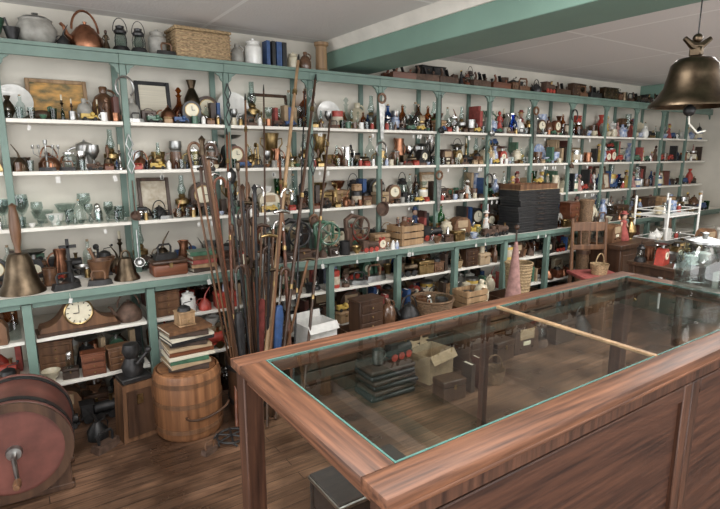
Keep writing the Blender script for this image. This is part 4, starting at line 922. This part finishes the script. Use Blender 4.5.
def table(x0,x1,y0,y1,h,m,lab):
    ps=[('table_top',G().box((x1-x0,y1-y0,.03),((x0+x1)/2,(y0+y1)/2,h-.015),bev=.004),m)]
    for xx in(x0+.04,x1-.04):
        for yy in(y0+.04,y1-.04): ps.append(('leg',G().box((.05,.05,h-.03),(xx,yy,(h-.03)/2),bev=.003),m))
    ps.append(('apron',G().box((x1-x0-.1,y1-y0-.1,.07),((x0+x1)/2,(y0+y1)/2,h-.066)),m))
    return thing('side_table',lab,'table',(0,0,.001),ps)
table(4.5,5.9,1.95,2.45,.66,'wood_dark','dark wooden table crowded with small wares')
tg='on the dark wooden table'
fill(4.52,5.88,2.05,.661,.16,P_china+P_dark+P_brass,tg,.07,wmax=.12,grp=tg); fill(4.52,5.88,2.2,.661,.2,P_brass+P_dark,tg,.07,wmax=.12,grp=tg); fill(4.52,5.88,2.35,.661,.22,P_brass+P_dark,tg,.07,wmax=.12,grp=tg)
table(6.6,7.9,2.0,2.6,.78,'shelf_white','off-white table crowded with small wares')
tg='on the off-white table'
fill(6.62,7.88,2.12,.781,.22,P_china+P_dark,tg,.08,wmax=.12,grp=tg); fill(6.62,7.88,2.32,.781,.3,P_china+P_dark,tg,.08,wmax=.12,grp=tg); fill(6.62,7.88,2.5,.781,.34,P_toys+P_dark,tg,.08,wmax=.12,grp=tg)
# ------------------------------------------------------------------ display counter
X0,X1,Y0,Y1,CH=.493,2.60,.652,1.434,1.0
f=.082; th=.028; DX=1.57
ps=[('top_rail',G().box((X1-X0,f,th),((X0+X1)/2,Y0+f/2,CH-th/2),bev=.003,seg=2),'case_x'),
 ('top_rail',G().box((X1-X0,f*.9,th),((X0+X1)/2,Y1-f*.45,CH-th/2),bev=.003,seg=2),'case_x'),
 ('top_rail',G().box((f,Y1-Y0-f*1.9,th),(X0+f/2,(Y0+f+Y1-f*.9)/2,CH-th/2),bev=.003,seg=2),'case_y'),
 ('top_rail',G().box((f,Y1-Y0-f*1.9,th),(X1-f/2,(Y0+f+Y1-f*.9)/2,CH-th/2),bev=.003,seg=2),'case_y')]
gy0,gy1=Y0+f,Y1-f*.9
for xa,xb in((X0+f,DX-.008),(DX+.008,X1-f)):
    ps.append(('glass_top',G().box((xb-xa-.001,gy1-gy0-.001,.006),((xa+xb)/2,(gy0+gy1)/2,CH-.004)),'pane'))
    ps.append(('glass_edge',G().box((xb-xa,.005,.007),((xa+xb)/2,gy0+.0025,CH-.0035)),'glass_edge','teal ground glass edge'))
    ps.append(('glass_edge',G().box((xb-xa,.005,.007),((xa+xb)/2,gy1-.0025,CH-.0035)),'glass_edge','teal ground glass edge'))
    ps.append(('glass_edge',G().box((.005,gy1-gy0-.01,.007),(xa+.0025 if xa<1 else xb-.0025,(gy0+gy1)/2,CH-.0035)),'glass_edge','teal ground glass edge'))
ps.append(('divider_strip',G().box((.016,gy1-gy0,.012),(DX,(gy0+gy1)/2,CH-.003),bev=.002),'wood_light','pale divider strip'))
L=.06; ins=.012
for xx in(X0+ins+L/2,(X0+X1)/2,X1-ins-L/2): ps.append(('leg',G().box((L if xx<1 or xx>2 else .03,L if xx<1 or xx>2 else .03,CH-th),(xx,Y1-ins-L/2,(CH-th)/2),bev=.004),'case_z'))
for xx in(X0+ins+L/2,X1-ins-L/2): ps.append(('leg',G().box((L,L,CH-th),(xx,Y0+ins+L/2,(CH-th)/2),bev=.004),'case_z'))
ya=Y0+ins; yf=ya+.022
xa,xb=X0+ins+L,X1-ins-L
ps.append(('apron',G().box((xb-xa,.028,.06),((xa+xb)/2,yf,CH-th-.03),bev=.003),'case_z'))
ps.append(('apron',G().box((xb-xa,.022,.035),((xa+xb)/2,Y1-ins-.02,CH-th-.0175),bev=.003),'case_x'))
ps.append(('apron',G().box((.022,Y1-Y0-2*ins-2*L,.035),(X0+ins+.02,(Y0+Y1)/2,CH-th-.0175),bev=.003),'case_y'))
ps.append(('apron',G().box((.022,Y1-Y0-2*ins-2*L,.035),(X1-ins-.02,(Y0+Y1)/2,CH-th-.0175),bev=.003),'case_y'))
ps.append(('moulding',G().box((X1-X0-.012,.012,.014),((X0+X1)/2,Y0+.010,CH-th-.008),bev=.004,seg=2),'case_x'))
for a,b in((xa,1.69),(1.69,xb)):
    z0,z1=.2,CH-th-.065
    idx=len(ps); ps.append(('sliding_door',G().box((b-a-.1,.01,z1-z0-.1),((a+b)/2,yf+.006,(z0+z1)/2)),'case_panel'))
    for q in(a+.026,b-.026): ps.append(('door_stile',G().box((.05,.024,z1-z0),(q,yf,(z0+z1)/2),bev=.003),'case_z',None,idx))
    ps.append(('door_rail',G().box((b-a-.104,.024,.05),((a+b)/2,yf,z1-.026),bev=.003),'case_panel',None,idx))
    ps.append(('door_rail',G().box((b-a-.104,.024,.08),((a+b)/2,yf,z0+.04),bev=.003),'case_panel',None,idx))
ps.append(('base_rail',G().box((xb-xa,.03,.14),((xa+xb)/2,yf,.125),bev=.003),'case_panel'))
ps.append(('case_bottom',G().box((X1-X0-.06,Y1-Y0-.09,.02),((X0+X1)/2,(Y0+Y1)/2,.2)),'case_floor'))
ps.append(('front_glass',G().box((xb-xa,.004,CH-th-.04-.215),((xa+xb)/2,Y1-ins-.012,(CH-th-.04+.215)/2)),'pane'))
ps.append(('front_rail',G().box((xb-xa,.025,.05),((xa+xb)/2,Y1-ins-.02,.18),bev=.003),'case_x'))
ps.append(('end_rail',G().box((.025,Y1-Y0-2*ins-2*L,.05),(X0+ins+.02,(Y0+Y1)/2,.18),bev=.003),'case_y'))
thing('display_counter','worn brown oak display counter with teal-edged glass top','display counter',(0,0,0),ps)
slide([('trinket_box',.09,'leather'),('bowl',.06,'brass'),('box_camera',.1,'black_paint')],1.3,1.25,.211,'inside the display counter',.08)
# step stool
thing('metal_step','black metal step with ribbed tread','step',(1.12,1.62,.001),[('tread',G().box((.42,.24,.03),(0,0,.275),bev=.004),'rubber'),('rim',G().tube([(-.21,-.12,.27),(.21,-.12,.27),(.21,.12,.27),(-.21,.12,.27)],.01,8,True),'pewter'),
   ('skirt',G().box((.40,.22,.12),(0,0,.2),bev=.006),'black_paint')]+
   [('leg',G().tube([(sx*.2,sy*.11,.26),(sx*.2,sy*.11,0)],.012,8),'iron') for sx in(-1,1) for sy in(-1,1)],.0)
jr=.1
thing('glass_jar','large clear glass jar with silver lid on counter','jar',(2.44,1.0,CH+.003),
  [('body',G().lathe([(0,0),(jr*.9,0),(jr,.02),(jr,.17),(jr*.7,.21),(jr*.68,.225),(jr*.62,.225),(jr*.64,.2),(jr*.93,.165),(jr*.93,.03),(0,.015)],32),'clear_glass'),
   ('lid',G().lathe([(0,.225),(jr*.75,.225),(jr*.75,.235),(jr*.3,.245),(jr*.1,.25),(jr*.14,.265),(0,.27)],28),'pewter')])
bx,by,bz=2.52,1.16,1.80
thing('hanging_bell','dark bronze bell hanging from the ceiling beam','bell',(bx,by,bz),
  [('bell_body',G().lathe([(.165,0),(.163,.012),(.14,.035),(.112,.08),(.1,.13),(.092,.175),(.07,.2),(.02,.212),(0,.215),(0,.195),(.06,.185),(.08,.16),(.1,.08),(.15,.0)],40),'bronze'),
   ('yoke',G().box((.03,.05,.04),(0,0,.23),bev=.006).tube([(-.05,.03,.285),(-.02,.01,.255),(.02,-.01,.255),(.05,-.03,.285)],[.01,.016,.016,.01],8).ball((0,0,.285),.02),'bronze'),
   ('hanger',G().tube([(0,0,.29),(0,0,.449)],.003,6),'iron'),
   ('clapper',G().tube([(0,0,.2),(0,0,-.01)],.006,6).ball((0,0,-.015),.025,12),'iron'),
   ('pull_cord',G().tube([(0,0,-.03),(.01,.0,-.07),(.05,-.02,-.11),(.1,-.03,-.1)],.004,6),'string')])
# ------------------------------------------------------------------ lights, world, camera
def area(name,loc,rot,sx,sy,e,col=(1,.985,.96)):
    l=bpy.data.lights.new(name,'AREA'); l.shape='RECTANGLE'; l.size=sx; l.size_y=sy; l.energy=e; l.color=col
    o=bpy.data.objects.new(name,l); o.location=loc; o.rotation_euler=rot; scn.collection.objects.link(o); return o
area('ceiling_light',(.8,1.3,2.43),(0,0,0),1.8,.7,44)
area('ceiling_light',(4.6,1.6,2.43),(0,0,0),2.4,.8,68)
area('ceiling_light',(-.6,-.6,2.43),(0,0,0),1.2,.6,22)
area('ceiling_fill',(1.2,-1.0,1.9),(pi,0,0),1.6,.6,60)  # unseen fill light added to brighten the ceiling, no fixture modelled
area('ceiling_fill',(5.2,-.6,1.9),(pi,0,0),2.4,.6,100)  # second added fill, lifts the far ceiling from out of view
area('window_light',(1.5,-2.7,1.3),(math.radians(90),0,0),7,2.2,185,(.98,.99,1))
area('window_light',(-2.4,1.4,1.2),(math.radians(90),0,math.radians(-90)),3,2,70,(.98,.99,1))
w=bpy.data.worlds.new('World'); scn.world=w; w.use_nodes=True
w.node_tree.nodes['Background'].inputs[0].default_value=(.96,.98,1,1); w.node_tree.nodes['Background'].inputs[1].default_value=.75
cam=bpy.data.cameras.new('Camera'); cam.lens=26; cam.sensor_width=36; cam.clip_start=.05
co=bpy.data.objects.new('Camera',cam); scn.collection.objects.link(co)
p=math.radians(11); hx,hy=math.cos(math.radians(56.2)),math.sin(math.radians(56.2))
co.location=(0,0,1.6); co.rotation_euler=Vector((math.cos(p)*hx,math.cos(p)*hy,-math.sin(p))).to_track_quat('-Z','Y').to_euler()
scn.camera=co
print('objects',len(bpy.data.objects))
